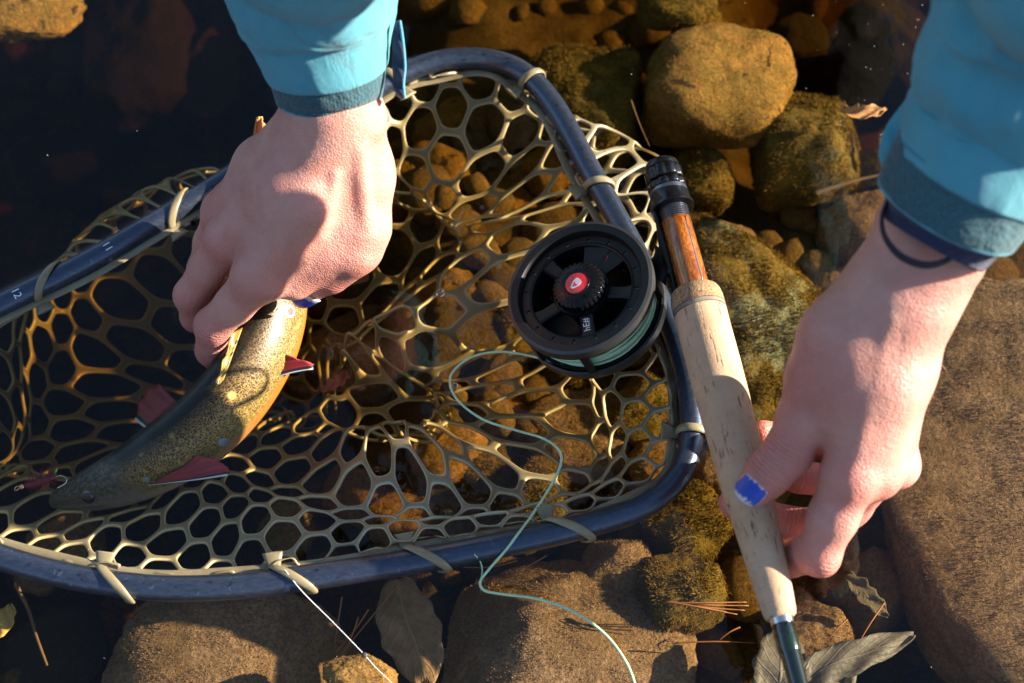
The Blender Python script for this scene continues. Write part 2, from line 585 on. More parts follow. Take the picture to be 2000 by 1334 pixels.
rock(1280, 1300, 60, 70, -0.06, M_ALGAE, 'narrow golden mossy stone beside the broad line-crossed rock', R(10), 2.4, 0.12, lo=True)
rock(1590, 1232, 85, 65, -0.055, M_BROWN, 'brown cobble beside the tapered end of the cork grip', R(15), 2.6, 0.1)
rock(1700, 1150, 90, 85, -0.075, M_BROWN, 'sunken brown cobble below the thumb and finger', R(-35), 2.4, 0.14)
rock(1205, 1100, 72, 66, -0.05, M_BROWN, 'brown cobble against the broad line-crossed rock under the hoop', R(-15), 2.6, 0.1)
rock(556, 1030, 52, 64, -0.055, M_ALGAE, 'olive pebble showing through the net below the trout', R(10), 2.3, 0.08, lo=True)
rock(735, 690, 150, 110, -0.10, M_BROWN, 'brown rock under the net beside the trout', R(-10), 2.8, 0.09)
rock(965, 770, 120, 120, -0.085, M_AMBER, 'amber rock under the net inside the loop of green line', R(20), 2.6, 0.12)
rock(1150, 850, 130, 100, -0.07, M_BROWN, 'brown rock under the net below the reel', R(5), 2.7, 0.1)
rock(940, 250, 130, 100, -0.085, M_AMBER, 'amber rock under the far bend of the hoop', R(-15), 2.6, 0.12)
rock(1010, 420, 110, 110, -0.09, M_AMBER, 'amber rock under the net behind the reel', R(30), 2.5, 0.14)
rock(830, 460, 90, 100, -0.10, M_ALGAE, 'algae brown rock under the net beside the hand holding the trout', R(-20), 2.5, 0.12)
rock(640, 540, 90, 70, -0.13, M_BROWN, 'tan rock under the hand and trout', R(10), 2.4, 0.12)
rock(255, 90, 120, 145, -0.15, M_SHADE, 'large dull dark rock in the shaded water behind the net', R(5), 3.0, 0.08)
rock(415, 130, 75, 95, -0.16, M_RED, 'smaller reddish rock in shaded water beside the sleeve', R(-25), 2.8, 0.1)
rock(55, 5, 105, 60, -0.025, M_AMBER, 'sunlit golden rock in the far corner of the pool', R(10), 2.6, 0.14)
rock(708, 1318, 75, 42, -0.012, M_AMBER, 'golden stone breaking the surface under the leader knot', R(-10), 2.2, 0.1)
rock(110, 1285, 110, 95, -0.075, M_SHADE, 'dark cobble below the hoop beside the drowned twig', R(20), 2.5, 0.1)
rock(290, 1265, 65, 85, -0.07, M_SHADE, 'dark upright cobble beside the broad brown rock', R(-8), 2.4, 0.08)
rock(118, 1050, 75, 62, -0.085, M_BROWN, 'brown cobble under the head of the trout', R(20), 2.4, 0.1)
rock(70, 1125, 45, 35, -0.085, M_BROWN, 'small tan cobble under the hoop near the trout', R(-10), 2.4, 0.1, lo=True)
rock(330, 800, 150, 110, -0.20, M_SHADE, 'dark rock deep under the net behind the trout', R(10), 2.5, 0.12)
rock(120, 720, 140, 110, -0.21, M_SHADE, 'dark rock deep under the net by the hoop', R(-15), 2.5, 0.12)
rock(170, 330, 150, 110, -0.22, M_SHADE, 'dark rock under the part of net outside the hoop', R(15), 2.5, 0.1)
rock(600, 880, 110, 80, -0.15, M_SHADE, 'dark rock deep under the net below the trout belly', R(-5), 2.5, 0.12)
rock(820, 1000, 100, 70, -0.085, M_AMBER, 'golden rock under the floating part of the net', R(15), 2.5, 0.13)
rock(820, 1220, 62, 90, -0.075, M_SHADE, 'dark stone between the two broad brown rocks', R(6), 2.5, 0.1)
rock(1740, 320, 80, 50, -0.06, M_ALGAE, 'small algae brown rock under the drowned twig', R(15), 2.4, 0.14, lo=True)
rock(1770, 80, 120, 130, -0.12, M_SHADE, 'dark rock in the deep pool beside the turquoise sleeve', R(15), 2.4, 0.1)
rock(1560, 60, 60, 50, -0.12, M_SHADE, 'sunken dark cobble behind the flecked amber boulder', R(15), 2.4, 0.1, lo=True)
rock(1880, 1330, 120, 60, -0.10, M_SHADE, 'sunken dark cobble below the very large flat slab', R(15), 2.4, 0.1, lo=True)
rock(1430, 1290, 60, 50, -0.085, M_RED, 'small reddish cobble next to the dark rod blank', R(15), 2.4, 0.14, lo=True)

AMB = ['amber stone under the net just left of the black reel', 'olive stone under the net inside the top of the green line loop', 'amber stone under the net between reel and far hoop bend', 'amber stone under the net beside the wrist over the trout',
       'amber stone inside the hoop beside the cork grip', 'olive stone tucked under the inner bend of the hoop by the thumb', 'amber stone under the net left of the crossing of green line and hoop', 'flat amber stone under the net where green line meets the hoop',
       'olive stone half hidden under the black reel by the rod', 'amber stone under the net beside the thumb over the trout', 'small amber stone under the floating net beside the golden rock', 'olive stone under the reel foot by the wooden reel seat',
       'small amber stone under the net beside the red leaf', 'amber stone under the lower edge of the black reel', 'olive stone under the net between trout fin and hoop', 'amber stone just inside the far bend of the hoop']
BRN = ['brown stone by the pale patched boulder under the forearm', 'algae stone under the back of the hand on the grip', 'brown stone in the gap under the thumb of the grip hand', 'algae stone under the palm of the grip hand', 'brown stone between the wooden reel seat and pale patched boulder',
       'algae stone beside the tapered end of the cork grip', 'brown stone between cork grip and golden mossy rocks', 'narrow algae stone beside the broad line-crossed rock']
for k, (x, y, a, b, z) in enumerate([(900, 560, 75, 60, -.07), (1000, 640, 70, 80, -.075), (1085, 320, 70, 60, -.075), (860, 330, 80, 60, -.08), (1255, 790, 60, 75, -.06), (1290, 905, 60, 55, -.06),
        (880, 880, 85, 65, -.07), (1060, 960, 90, 50, -.06), (1235, 640, 70, 60, -.07), (780, 370, 60, 60, -.085), (950, 930, 60, 55, -.075), (1190, 470, 60, 55, -.07), (820, 590, 60, 50, -.08), (1110, 720, 60, 50, -.08), (700, 960, 75, 55, -.09), (1020, 180, 60, 45, -.075)]):
    rock(x, y, a, b, z, (M_AMBER, M_ALGAE)[k % 3 == 1], AMB[k], R(37 * k), 2.5, 0.13, group='amber stones under the net', lo=True)
for k, (x, y, a, b, z) in enumerate([(1640, 560, 75, 60, -.065), (1700, 660, 70, 75, -.07), (1560, 850, 60, 60, -.07), (1660, 800, 65, 55, -.075), (1420, 470, 55, 50, -.065), (1500, 1180, 55, 45, -.075), (1420, 900, 55, 60, -.065), (1240, 1210, 45, 55, -.07)]):
    rock(x, y, a, b, z, (M_BROWN, M_ALGAE)[k % 2], BRN[k], R(53 * k), 2.5, 0.13, group='brown stones near the grip hand', lo=True)

# loose gravel between the rocks: uncountable, one object
gv = []; gf = []
v2, f2 = ICO2
off = 0
for k in range(1300):
    x = rng.uniform(-0.55, 0.55); y = rng.uniform(-0.42, 0.52)
    r_ = rng.uniform(0.004, 0.017) * (1 if rng.random() < 0.85 else 1.5)
    sc3 = np.array((1, rng.uniform(0.6, 1), rng.uniform(0.4, 0.7))) * r_
    q = v2 * (1 + 0.22 * fbm(v2 * 1.6, 2, k * 0.7))[:, None] * sc3
    a = rng.uniform(0, 6.28)
    q = np.stack([q[:, 0] * math.cos(a) - q[:, 1] * math.sin(a), q[:, 0] * math.sin(a) + q[:, 1] * math.cos(a), q[:, 2]], 1)
    z = float(DEEP(x, y)) + 0.022 * fbm(np.array([[x, y, 0]]) * 9, 4, 1.0)[0] + r_ * 0.25
    gv.append(q + (x, y, z)); gf.append(np.array(f2) + off); off += len(v2)
gravel = fast_mesh('gravel', np.concatenate(gv), np.concatenate(gf), M_GRAVEL)
tag(gravel, 'loose brown gravel between the river rocks', 'gravel', kind='stuff')


# ------------------------------------------------------------------ landing net
def hoop_mat():
    m = N('hoop_anodised_blue')
    c = m.co('Object')
    sc1 = m.noise(m.co('Object', (3, 8, 3)), 90, 5, 0.7)
    scr = m.mrange(m.noise(c, 260, 3, 0.6, 1.0), 0.66, 0.70)
    base = m.mix(m.mrange(sc1, 0.35, 0.7), (0.042, 0.055, 0.085), (0.07, 0.088, 0.125))
    base = m.mix(m.math('MULTIPLY', scr, 0.18), base, (0.45, 0.47, 0.52))
    rg = m.mrange(sc1, 0.3, 0.7, 0.28, 0.42)
    return m.pbr(base, rg, m.bump(m.noise(c, 500, 2), 0.08, 0.0005), Metallic=0.75, Coat_Weight=0.25, Coat_Roughness=0.12)
M_HOOP = hoop_mat()
def rubber_mat():
    m = N('net_rubber')
    c = m.co('Object')
    n1 = m.noise(c, 25, 4)
    edge = m.attr('edge')
    core = m.mix(m.mrange(n1, 0.3, 0.7), (0.18, 0.14, 0.075), (0.28, 0.23, 0.13))
    rimc = m.mix(m.mrange(n1, 0.3, 0.7), (0.40, 0.33, 0.19), (0.54, 0.47, 0.30))
    base = m.mix(m.mrange(edge, 0.45, 0.9), core, rimc)  # glow of translucent rims and shade of the groove painted into the colour
    return m.pbr(base, 0.32, m.bump(m.noise(c, 300, 3), 0.15, 0.0006), Subsurface_Weight=0.35, Subsurface_Radius=(0.004, 0.003, 0.0015), Subsurface_Scale=1.0)
M_RUBBER = rubber_mat()
M_MARK = simple('white_print', (0.75, 0.77, 0.8), 0.5)

HZ = 0.002
HR = 0.0068
hoop_px = [(-480, 850), (-300, 748), (0, 597), (180, 507), (380, 390), (520, 302), (700, 195), (790, 143), (865, 118), (940, 115), (1005, 132),
           (1055, 172), (1100, 235), (1150, 328), (1213, 440), (1268, 545), (1318, 655), (1346, 760), (1350, 860), (1325, 930), (1262, 985),
           (1160, 1022), (1000, 1060), (800, 1098), (600, 1128), (450, 1146), (300, 1148), (150, 1128), (0, 1088), (-200, 1005), (-380, 915)]
def hoop_z(px, py):
    # the far rim and the right bend ride a little higher than the rest
    return HZ + 0.004 * max(0, min(1, (px - 700) / 500)) - 0.0025 * max(0, min(1, (500 - px) / 400)) * (1 if py < 700 else 0)
hoop_pts = catmull([P(x, y, hoop_z(x, y)) for x, y in hoop_px], 6, True)
hc = P(640, 650, 0)
net = empty('landing_net', hc)
tag(net, 'blue tube landing net with clear rubber mesh bag floating on water', 'net')
hoop = child(tube('hoop', hoop_pts, HR, M_HOOP, None, 20, True), net)
hv = P(-480, 850, HZ)
hl = [hv + np.array((0.012, -0.002, 0)), hv - np.array((0.05, 0.0, 0)), hv - np.array((0.22, 0.005, 0)), hv - np.array((0.24, 0.005, 0))]
child(tube('handle', hl, [0.010, 0.014, 0.014, 0.011], M_HOOP, None, 20), net)

# ---- rubber bag: hexagonal sheet with rounded openings
hc2 = hc[:2]
rel = hoop_pts[:, :2] - hc2
th = np.arctan2(rel[:, 1], rel[:, 0]); o_ = np.argsort(th)
TH = np.concatenate([th[o_] - 2 * np.pi, th[o_], th[o_] + 2 * np.pi])
def per(a): return np.concatenate([a[o_]] * 3)
RH = per(np.hypot(rel[:, 0], rel[:, 1])); ZH = per(hoop_pts[:, 2])
def ang_bump(t, c, wd):
    d = (t - c + np.pi) % (2 * np.pi) - np.pi
    return np.exp(-(d / wd) ** 2)
def ULF(t): return ang_bump(t, 2.48, 0.55)
def SHT(t): return 1.34 + 0.95 * ULF(t) + 0.15 * ang_bump(t, 0.55, 0.3)
def net_map(q):
    """sheet point (metres, centred) -> world"""
    t = np.arctan2(q[:, 1], q[:, 0]); rho = np.hypot(q[:, 0], q[:, 1])
    Rt = np.interp(t, TH, RH); Zt = np.interp(t, TH, ZH)
    s = np.clip(rho / (Rt * SHT(t)), 0, 1)
    ul = ULF(t)        # far side, away from the rod: bag drifts out past the hoop
    rt = ang_bump(t, 0.55, 0.32)        # right bend: a little bulge outside the hoop
    lowr = ang_bump(t, -1.05, 0.55)     # near side right of the trout: floats in the surface
    lowl = ang_bump(t, -2.1, 0.6)
    bumpf = np.sin(np.pi * np.clip(s, 0, 1)) ** 1.2 * np.clip((s - 0.15) / 0.5, 0, 1)
    g = s + ul * 0.95 * np.clip((s - 0.2) / 0.4, 0, 1) * np.abs(np.sin(np.pi * np.clip(s, 0, 1) ** 2.0)) ** 0.8 + rt * 0.50 * np.sin(np.pi * np.clip((s - 0.4) / 0.6, 0, 1)) 
    fold = 0.105 * np.sin(2 * np.pi * (2.0 * s + 0.35 * np.sin(2 * t) + 0.1)) * (s * (1 - s) * 4) * (1 - 0.7 * lowl) * (1 - 0.9 * ul)
    g = g + fold
    left = ang_bump(t, 2.9, 0.75)
    dep = 0.075 * (1 - s ** 2.2) + left * 0.075 * np.clip((1 - s) / 0.3, 0, 1)
    shal = np.clip(lowr * 1.1 + 0.55 * lowl, 0, 1)
    dep = dep * (1 - shal) + shal * (0.0035 * (1 - s) / 0.4 * np.clip((1 - s) * 6, 0, 1) + 0.06 * np.clip((0.62 - s) / 0.4, 0, 1) ** 1.3)
    steep = np.clip((1 - s) / 0.16, 0, 1)
    dep = dep * (1 - 0.45 * ul) + ul * 0.045 * steep * (s > 0) - rt * 0.6 * dep + rt * 0.010 * steep * (s > .3)
    xy = hc2 + np.stack([np.cos(t), np.sin(t)], 1) * (Rt * g)[:, None]
    p3 = np.stack([q[:, 0], q[:, 1], np.zeros(len(q))], 1)
    fade = np.clip((1 - s) / 0.2, 0, 1)
    amp = fade * (1 - 0.55 * shal)
    xy = xy + 0.012 * amp[:, None] * np.stack([fbm(p3 * 14, 2, 11.0), fbm(p3 * 14, 2, 17.0)], 1)
    z = Zt * s - dep + 0.010 * amp * fbm(p3 * 17, 2, 23.0) + 0.0015 * fade * fbm(p3 * 40, 2, 29.0)
    z = np.where(shal > 0.3, np.minimum(z, 0.004), z)
    # the rim band is laced to the inner side of the hoop
    inner = 1 - 0.0125 / Rt
    over = np.clip((s - 0.93) / 0.07, 0, 1)
    rnow = np.hypot(xy[:, 0] - hc2[0], xy[:, 1] - hc2[1])
    sc_ = np.where(s > 0.93, (1 - over) * 1 + over * (Rt * inner / np.maximum(rnow, 1e-6)), 1)
    xy = hc2 + (xy - hc2) * sc_[:, None]
    return np.stack([xy[:, 0], xy[:, 1], z], 1)
PIT = 0.0245
a_ = PIT / math.sqrt(3)
KN = 18
vid = {}; nv = []; nf = []
def vkey(p, tagk):
    k = (tagk, round(p[0] * 20000), round(p[1] * 20000))
    if k not in vid:
        vid[k] = len(nv); nv.append(p)
    return vid[k]
for i in range(-62, 63):
    for j in range(-50, 51):
        cx = i * a_ * 1.5; cy_ = (j + 0.5 * (i % 2)) * PIT
        t = math.atan2(cy_, cx); Rt = float(np.interp(t, TH, RH)) * float(SHT(t))
        if math.hypot(cx, cy_) > Rt * 0.965: continue
        st = 1.0
        outer = []; inner = []
        for k in range(KN):
            ph = 2 * math.pi * k / KN
            # hexagon radius in direction ph, corners at 0, 60 ...
            hr = a_ * math.cos(math.pi / 6) / math.cos((ph % (math.pi / 3)) - math.pi / 6)
            op = (cx + hr * math.cos(ph), cy_ + hr * math.sin(ph))
            wr = a_ * 0.866 - 0.00145
            ir = min(hr - 0.00145, wr * (1.0 + 0.12 * abs(math.cos(ph)) ** 8))
            ir = 0.55 * (hr - 0.0015) + 0.45 * ir
            outer.append(vkey(op, 0)); inner.append(vkey((cx + ir * math.cos(ph), cy_ + ir * math.sin(ph) * 0.97), (i, j)))
        for k in range(KN):
            k2 = (k + 1) % KN
            nf.append((outer[k], outer[k2], inner[k2], inner[k]))
nv3 = net_map(np.array(nv))
bag = mesh_obj('mesh_bag', nv3, nf, M_RUBBER)
vattr(bag, 'edge', [0.0 if k[0] == 0 else 1.0 for k in vid])
add_mod(bag, 'SOLIDIFY', thickness=0.0021, offset=0.0)
add_mod(bag, 'SUBSURF', levels=1, render_levels=1)
child(bag, net)

# continuous rim band just inside the hoop
bi = hoop_pts.copy(); inn = np.array([hc2[0], hc2[1], 0]) - bi; inn[:, 2] = 0
tt = np.roll(bi, -1, 0) - np.roll(bi, 1, 0); tt /= np.linalg.norm(tt, axis=1)[:, None]
inn -= tt * (inn * tt).sum(1)[:, None]; inn /= np.linalg.norm(inn, axis=1)[:, None]
kk = np.arange(len(bi))
bandp = bi + inn * (HR + 0.0020 + 0.0010 * np.sin(kk * 0.43))[:, None]
bandp[:, 2] = -0.0012 + 0.0012 * np.sin(kk * 0.37)
v, f = loft(catmull(bandp, 3, True), 0.0024, 0.0008, 12, True)
child(mesh_obj('rim_band', v, f, M_RUBBER), net)

# lacing loops round the hoop
def lace(px, py, ang_deg, over=1):
    zc = hoop_z(px, py)
    c = P(px, py, zc)
    i = int(np.argmin(np.linalg.norm(hoop_pts - c, axis=1)))
    t = hoop_pts[(i + 1) % len(hoop_pts)] - hoop_pts[i - 1]; t /= np.linalg.norm(t)
    c = hoop_pts[i]
    inw = hc - c; inw[2] = 0; inw -= t * (inw @ t); inw /= np.linalg.norm(inw)
    sk = math.tan(math.radians(ang_deg))
    pts = []
    rr_ = HR + 0.0011
    for k, an in enumerate(np.linspace(-0.35, math.pi + 0.9, 13)):
        d = inw * math.cos(an) + np.array((0, 0, 1)) * math.sin(an)
        pts.append(c + d * rr_ + t * sk * rr_ * -math.cos(an))
    tail = [pts[0] + inw * 0.009 + np.array((0, 0, 0.0020)), pts[0] + inw * 0.0045 + np.array((0, 0, 0.0012))]
    path = catmull(np.array(tail + pts), 4)
    Np = len(path)
    T, U, V = frames(path)
    ru = np.full(Np, 0.0024); ru[:10] = np.linspace(0.0060, 0.0024, 10)
    v, f = loft(path, ru, 0.0011, 10, up=tuple(t))
    # loft with up = tangent: U is radial-ish, V along hoop; swap so the strap lies flat
    v, f = loft(path, 0.0011, ru, 10, up=tuple(t))
    return child(mesh_obj('lacing_loop', v, f, M_RUBBER), net)
for a in [(100, 548, 50), (340, 415, 50), (765, 158, -15), (1042, 160, 10), (1172, 365, 20), (1352, 838, 0), (1110, 1035, -52), (838, 1092, -52), (565, 1133, -52), (235, 1143, -52)]:
    lace(*a)

# printed length marks on the tube, water drops
def text_mesh(name, txt, size, mat, M, ext=0.00008, parent=None):
    cu = bpy.data.curves.new(name, 'FONT'); cu.body = txt; cu.size = size; cu.extrude = ext
    cu.align_x = 'CENTER'; cu.align_y = 'CENTER'
    to = bpy.data.objects.new(name, cu); COL.objects.link(to)
    dg = bpy.context.evaluated_depsgraph_get()
    me = bpy.data.meshes.new_from_object(to.evaluated_get(dg))
    bpy.data.objects.remove(to); bpy.data.curves.remove(cu)
    me.materials.clear(); me.materials.append(mat)
    me.transform(M)
    o = bpy.data.objects.new(name, me); COL.objects.link(o)
    if parent: child(o, parent)
    return o
def basis(x, y, z, o):
    m = Matrix.Identity(4)
    for i, v in enumerate((x, y, z)):
        for k in range(3): m[k][i] = float(v[k])
    for k in range(3): m[k][3] = float(o[k])
    return m
def unit(v):
    v = np.asarray(v, float); return v / np.linalg.norm(v)
for (px, py, tx) in ((203, 492, '11'), (42, 574, '12')):
    i = int(np.argmin(np.linalg.norm(hoop_pts - P(px, py, 0), axis=1)))
    t = unit(hoop_pts[i + 1] - hoop_pts[i - 1])
    up = unit(CAM - hoop_pts[i]); up = unit(up - t * (up @ t))
    side = np.cross(up, t)
    me_o = text_mesh('length_mark', tx, 0.0062, M_MARK, basis(-side, t, up, (0, 0, 0)), 0.00005)
    # wrap the print round the tube
    for v in me_o.data.vertices:
        p = np.array(v.co); w_ = p @ (-side); l_ = p @ t; e_ = p @ up
        an = w_ / HR + 0.35
        p = hoop_pts[i] + t * l_ + (up * math.cos(an) + (side) * math.sin(-an) * -1 * -1) * (HR + 0.0001 + e_) if False else hoop_pts[i] + t * l_ + (up * math.cos(an - 0.7) - side * math.sin(an - 0.7)) * (HR + 0.00012 + e_)
        v.co = p
    child(me_o, net)
md = N('water_drop')
dp = md.n('BsdfGlass', {'IOR': 1.33, 'Roughness': 0.02, 'Color': (1, 1, 1, 1)})
md.t.links.new(dp.outputs[0], md.out.inputs[0])
M_DROP = md.m
mb = MB()
hv_, hf_ = ICO2
for k in range(120):
    i = int(rng.integers(0, len(hoop_pts)))
    pxh = hoop_pts[i]
    t = unit(hoop_pts[(i + 1) % len(hoop_pts)] - hoop_pts[i - 1])
    s_ = np.cross(t, (0, 0, 1))
    an = rng.uniform(-1.0, 1.0)
    d = np.array((0, 0, 1)) * math.cos(an) + s_ * math.sin(an)
    r_ = rng.uniform(0.00025, 0.0008)
    c = pxh + d * (HR + r_ * 0.1) + t * rng.uniform(-.004, .004)
    mb.add(hv_ * r_ * np.array((1, 1, 0.8)) + c, hf_)
drops = mb.build('water_drops', M_DROP); drops['kind'] = 'stuff'
child(drops, net)

# ------------------------------------------------------------------ trout
fish_c = [(100, 978, -.038), (140, 968, -.035), (190, 952, -.030), (245, 930, -.024), (310, 895, -.017), (385, 842, -.010), (455, 770, -.003), (508, 690, .001), (538, 610, .004), (548, 530, .007), (543, 450, .009), (532, 380, .011), (522, 325, .014), (514, 290, .017)]
fh = np.array([3, 9, 13, 16, 19, 20.5, 21, 20.5, 19.5, 17.5, 15, 12, 9.5, 9.0]) * 1e-3
ft = np.array([4, 7.5, 9.5, 11.5, 13, 13.8, 13.8, 13.2, 12, 10.5, 9, 6.5, 4.5, 3.2]) * 1e-3
spine = catmull([P(*c) for c in fish_c], 8)
u_ = np.linspace(0, 1, len(fish_c)); uu = np.linspace(0, 1, len(spine))
fh_s = np.interp(uu, u_, fh); ft_s = np.interp(uu, u_, ft)
for _ in range(3):
    fh_s[1:-1] = (fh_s[:-2] + 2 * fh_s[1:-1] + fh_s[2:]) / 4; ft_s[1:-1] = (ft_s[:-2] + 2 * ft_s[1:-1] + ft_s[2:]) / 4
T, U, V = frames(spine)
# roll: back points up and to the far left of the body
roll = np.interp(uu, [0, .2, .45, .7, 1], [0.66, 0.68, 0.66, 0.56, 0.35])
# T runs snout -> tail; U = T x z points to the right of travel (towards the rod side)
B = V * np.cos(roll)[:, None] - U * np.sin(roll)[:, None]      # back direction
W = np.cross(T, B)                                             # flank direction
NA = 40
ang = np.linspace(0, 2 * np.pi, NA, endpoint=False)
FV = []; fa = []; fl = []
arc = np.concatenate([[0], np.cumsum(np.linalg.norm(np.diff(spine, axis=0), axis=1))])
for i in range(len(spine)):
    for a in ang:
        cb, sb = math.cos(a), math.sin(a)
        hh = fh_s[i] * (1.0 if cb > 0 else 1.06)
        wd = ft_s[i] * (1 + 0.10 * (1 - cb) * 0.5)
        ex = np.sign(sb) * abs(sb) ** 0.9
        FV.append(spine[i] + B[i] * hh * cb + W[i] * wd * ex)
        fa.append(abs(((a + np.pi) % (2 * np.pi)) - np.pi) / np.pi)
        fl.append(arc[i])
FF = []
nS = len(spine)
for i in range(nS - 1):
    for j in range(NA):
        k = (j + 1) % NA
        FF.append((i * NA + j, i * NA + k, (i + 1) * NA + k, (i + 1) * NA + j))
FF.append(tuple(range(NA - 1, -1, -1))); FF.append(tuple(range((nS - 1) * NA, nS * NA)))
def fish_mat():
    m = N('trout_skin')
    fa_ = m.attr('girth'); fl_ = m.attr('along')
    side = m.n('Attribute', attribute_name='skin_uv').outputs['Vector']
    ver = m.n('TexVoronoi', {'Vector': m.n('VectorMath', {0: side, 1: m.n('VectorMath', {0: m.n('TexNoise', {'Vector': side, 'Scale': 300.0, 'Detail': 2.0}).outputs['Color'], 1: (0.006, 0.006, 0.006)}, operation='MULTIPLY').outputs[0]}, operation='ADD').outputs[0], 'Scale': 560.0}, feature='DISTANCE_TO_EDGE').outputs['Distance']
    verm = m.mrange(ver, 0.04, 0.13)
    flank = m.mix(verm, (0.30, 0.185, 0.042), (0.055, 0.024, 0.005))
    lowflank = m.mix(verm, (0.29, 0.21, 0.06), (0.13, 0.08, 0.017))
    back = m.mix(m.math('MULTIPLY', verm, 1.0), (0.014, 0.012, 0.005), (0.004, 0.0035, 0.002))
    c = m.mix(m.mrange(fa_, 0.20, 0.42), back, flank)
    c = m.mix(m.mrange(fa_, 0.42, 0.66), c, lowflank)
    # yellow spots, a few red ones in blue rings
    vs_ = m.n('TexVoronoi', {'Vector': side, 'Scale': 95.0, 'Randomness': 0.8})
    dot = m.mrange(vs_.outputs['Distance'], 0.16, 0.24, 1.0, 0.0)
    band = m.math('MULTIPLY', m.mrange(fa_, 0.25, 0.35), m.mrange(fa_, 0.72, 0.62))
    rs = m.n('SeparateColor', {0: vs_.outputs['Color']}).outputs[0]
    isred = m.mrange(rs, 0.80, 0.82)
    dcol = m.mix(isred, (0.42, 0.33, 0.11), (0.40, 0.04, 0.02))
    halo = m.math('MULTIPLY', m.math('MULTIPLY', m.mrange(vs_.outputs['Distance'], 0.30, 0.36, 1.0, 0.0), isred), band)
    c = m.mix(m.math('MULTIPLY', halo, 0.7), c, (0.22, 0.30, 0.42))
    c = m.mix(m.math('MULTIPLY', dot, m.math('MULTIPLY', band, 0.85)), c, dcol)
    belly = m.mix(m.mrange(fl_, 0.05, 0.12), (0.42, 0.36, 0.30), (0.42, 0.16, 0.025))
    c = m.mix(m.mrange(fa_, 0.66, 0.78), c, belly)
    # head: plain dark olive grey
    hd = m.mrange(m.math('ADD', fl_, m.math('MULTIPLY', fa_, -0.014)), 0.040, 0.052, 1.0, 0.0)
    hc_ = m.mix(m.mrange(m.noise(side, 350, 4), 0.4, 0.65), (0.05, 0.045, 0.035), (0.14, 0.12, 0.09))
    hc_ = m.mix(m.mrange(fa_, 0.5, 0.8), hc_, (0.32, 0.26, 0.22))
    c = m.mix(hd, c, hc_)
    sc_ = m.n('TexVoronoi', {'Vector': side, 'Scale': 900.0}).outputs['Distance']
    return m.pbr(c, 0.42, m.bump(sc_, 0.2, 0.0006), Specular_IOR_Level=0.3, Coat_Weight=0.12, Coat_Roughness=0.2)
M_FISH = fish_mat()
trout = mesh_obj('trout', FV, FF, M_FISH)
fa = np.array(fa); fl = np.array(fl)
vattr(trout, 'girth', fa); vattr(trout, 'along', fl)
per_h = np.repeat(fh_s, NA) * 2.4
sgn = np.tile(np.where(np.sin(ang) >= 0, 1, -1), nS)
vattr3(trout, 'skin_uv', np.stack([fl, fa * 0.055 * sgn, np.zeros(len(fl))], 1))
add_mod(trout, 'SUBSURF', levels=1, render_levels=1)
tag(trout, 'golden brown speckled trout with red fins held in the net', 'fish')
reloc(trout, spine[len(spine) // 2])

def fin_mat(name, a, b, edge, rays=70, edge_w=0.88):
    m = N(name)
    uv = m.n('Attribute', attribute_name='fin_uv').outputs['Vector']
    sp = m.n('SeparateXYZ', {0: uv})
    ray = m.n('TexWave', {'Vector': uv, 'Scale': rays / 6.28 * 0.55, 'Distortion': 0.8, 'Detail': 2.0}, bands_direction='Y')
    c = m.mix(m.mrange(sp.outputs[0], 0.1, 0.9), a, b)
    c = m.mix(m.math('MULTIPLY', ray.outputs['Fac'], 0.5), c, tuple(x * 0.35 for x in a))
    c = m.mix(m.mrange(sp.outputs[1], edge_w - 0.10, edge_w - 0.08), c, (0.02, 0.012, 0.015))
    c = m.mix(m.mrange(sp.outputs[1], edge_w, edge_w + 0.02), c, edge)
    return m.pbr(c, 0.35, m.bump(ray.outputs['Fac'], 0.4, 0.0006), Subsurface_Weight=0.25, Subsurface_Radius=(0.003, 0.001, 0.001), Subsurface_Scale=1.0)
M_FIN = fin_mat('fin_red', (0.30, 0.025, 0.02), (0.36, 0.03, 0.035), (0.7, 0.68, 0.64), 90, 0.94)
M_TAIL = fin_mat('fin_orange', (0.62, 0.26, 0.07), (0.75, 0.36, 0.12), (0.5, 0.2, 0.1), 40, 2.0)
def dorsal_mat():
    m = N('fin_dorsal')
    uv = m.n('Attribute', attribute_name='fin_uv').outputs['Vector']
    sp = m.n('TexVoronoi', {'Vector': m.n('VectorMath', {0: uv, 1: (3.0, 9.0, 1.0)}, operation='MULTIPLY').outputs[0], 'Scale': 1.0})
    c = m.mix(m.mrange(sp.outputs['Distance'], 0.34, 0.44), (0.02, 0.012, 0.006), (0.27, 0.17, 0.02))
    return m.pbr(c, 0.3)
M_DORSAL = dorsal_mat()
def fin(name, root0, root1, tip1, tip0, mat, bow=0.003, label=None, nu=10, nvv=14):
    """fan from the root edge root0-root1 to the tip edge tip0-tip1; second uv runs 0..1 from edge 0 to edge 1"""
    root0, root1, tip0, tip1 = [np.asarray(x, float) for x in (root0, root1, tip0, tip1)]
    vs = []; uv = []; nrm = unit(np.cross(root1 - root0, tip0 - root0))
    for i in range(nu + 1):
        s = i / nu
        for j in range(nvv + 1):
            t = j / nvv
            a = root0 * (1 - t) + root1 * t; b = tip0 * (1 - t) + tip1 * t
            ln = s * (1 - 0.16 * (2 * t - 1) ** 2 * s + 0.010 * math.sin(t * 47) * s)
            p = a + (b - a) * ln + nrm * (bow * math.sin(math.pi * s) + 0.0009 * math.sin(t * 17) * s + 0.004 * (t - 0.5) ** 2 * s)
            vs.append(p); uv.append((s, t, 0))
    fs = []
    for i in range(nu):
        for j in range(nvv):
            k = i * (nvv + 1) + j
            fs.append((k, k + 1, k + nvv + 2, k + nvv + 1))
    o = mesh_obj(name, vs, fs, mat)
    vattr3(o, 'fin_uv', uv)
    add_mod(o, 'SOLIDIFY', thickness=0.0007, offset=0)
    child(o, trout)
    if label: o['label'] = label
    return o
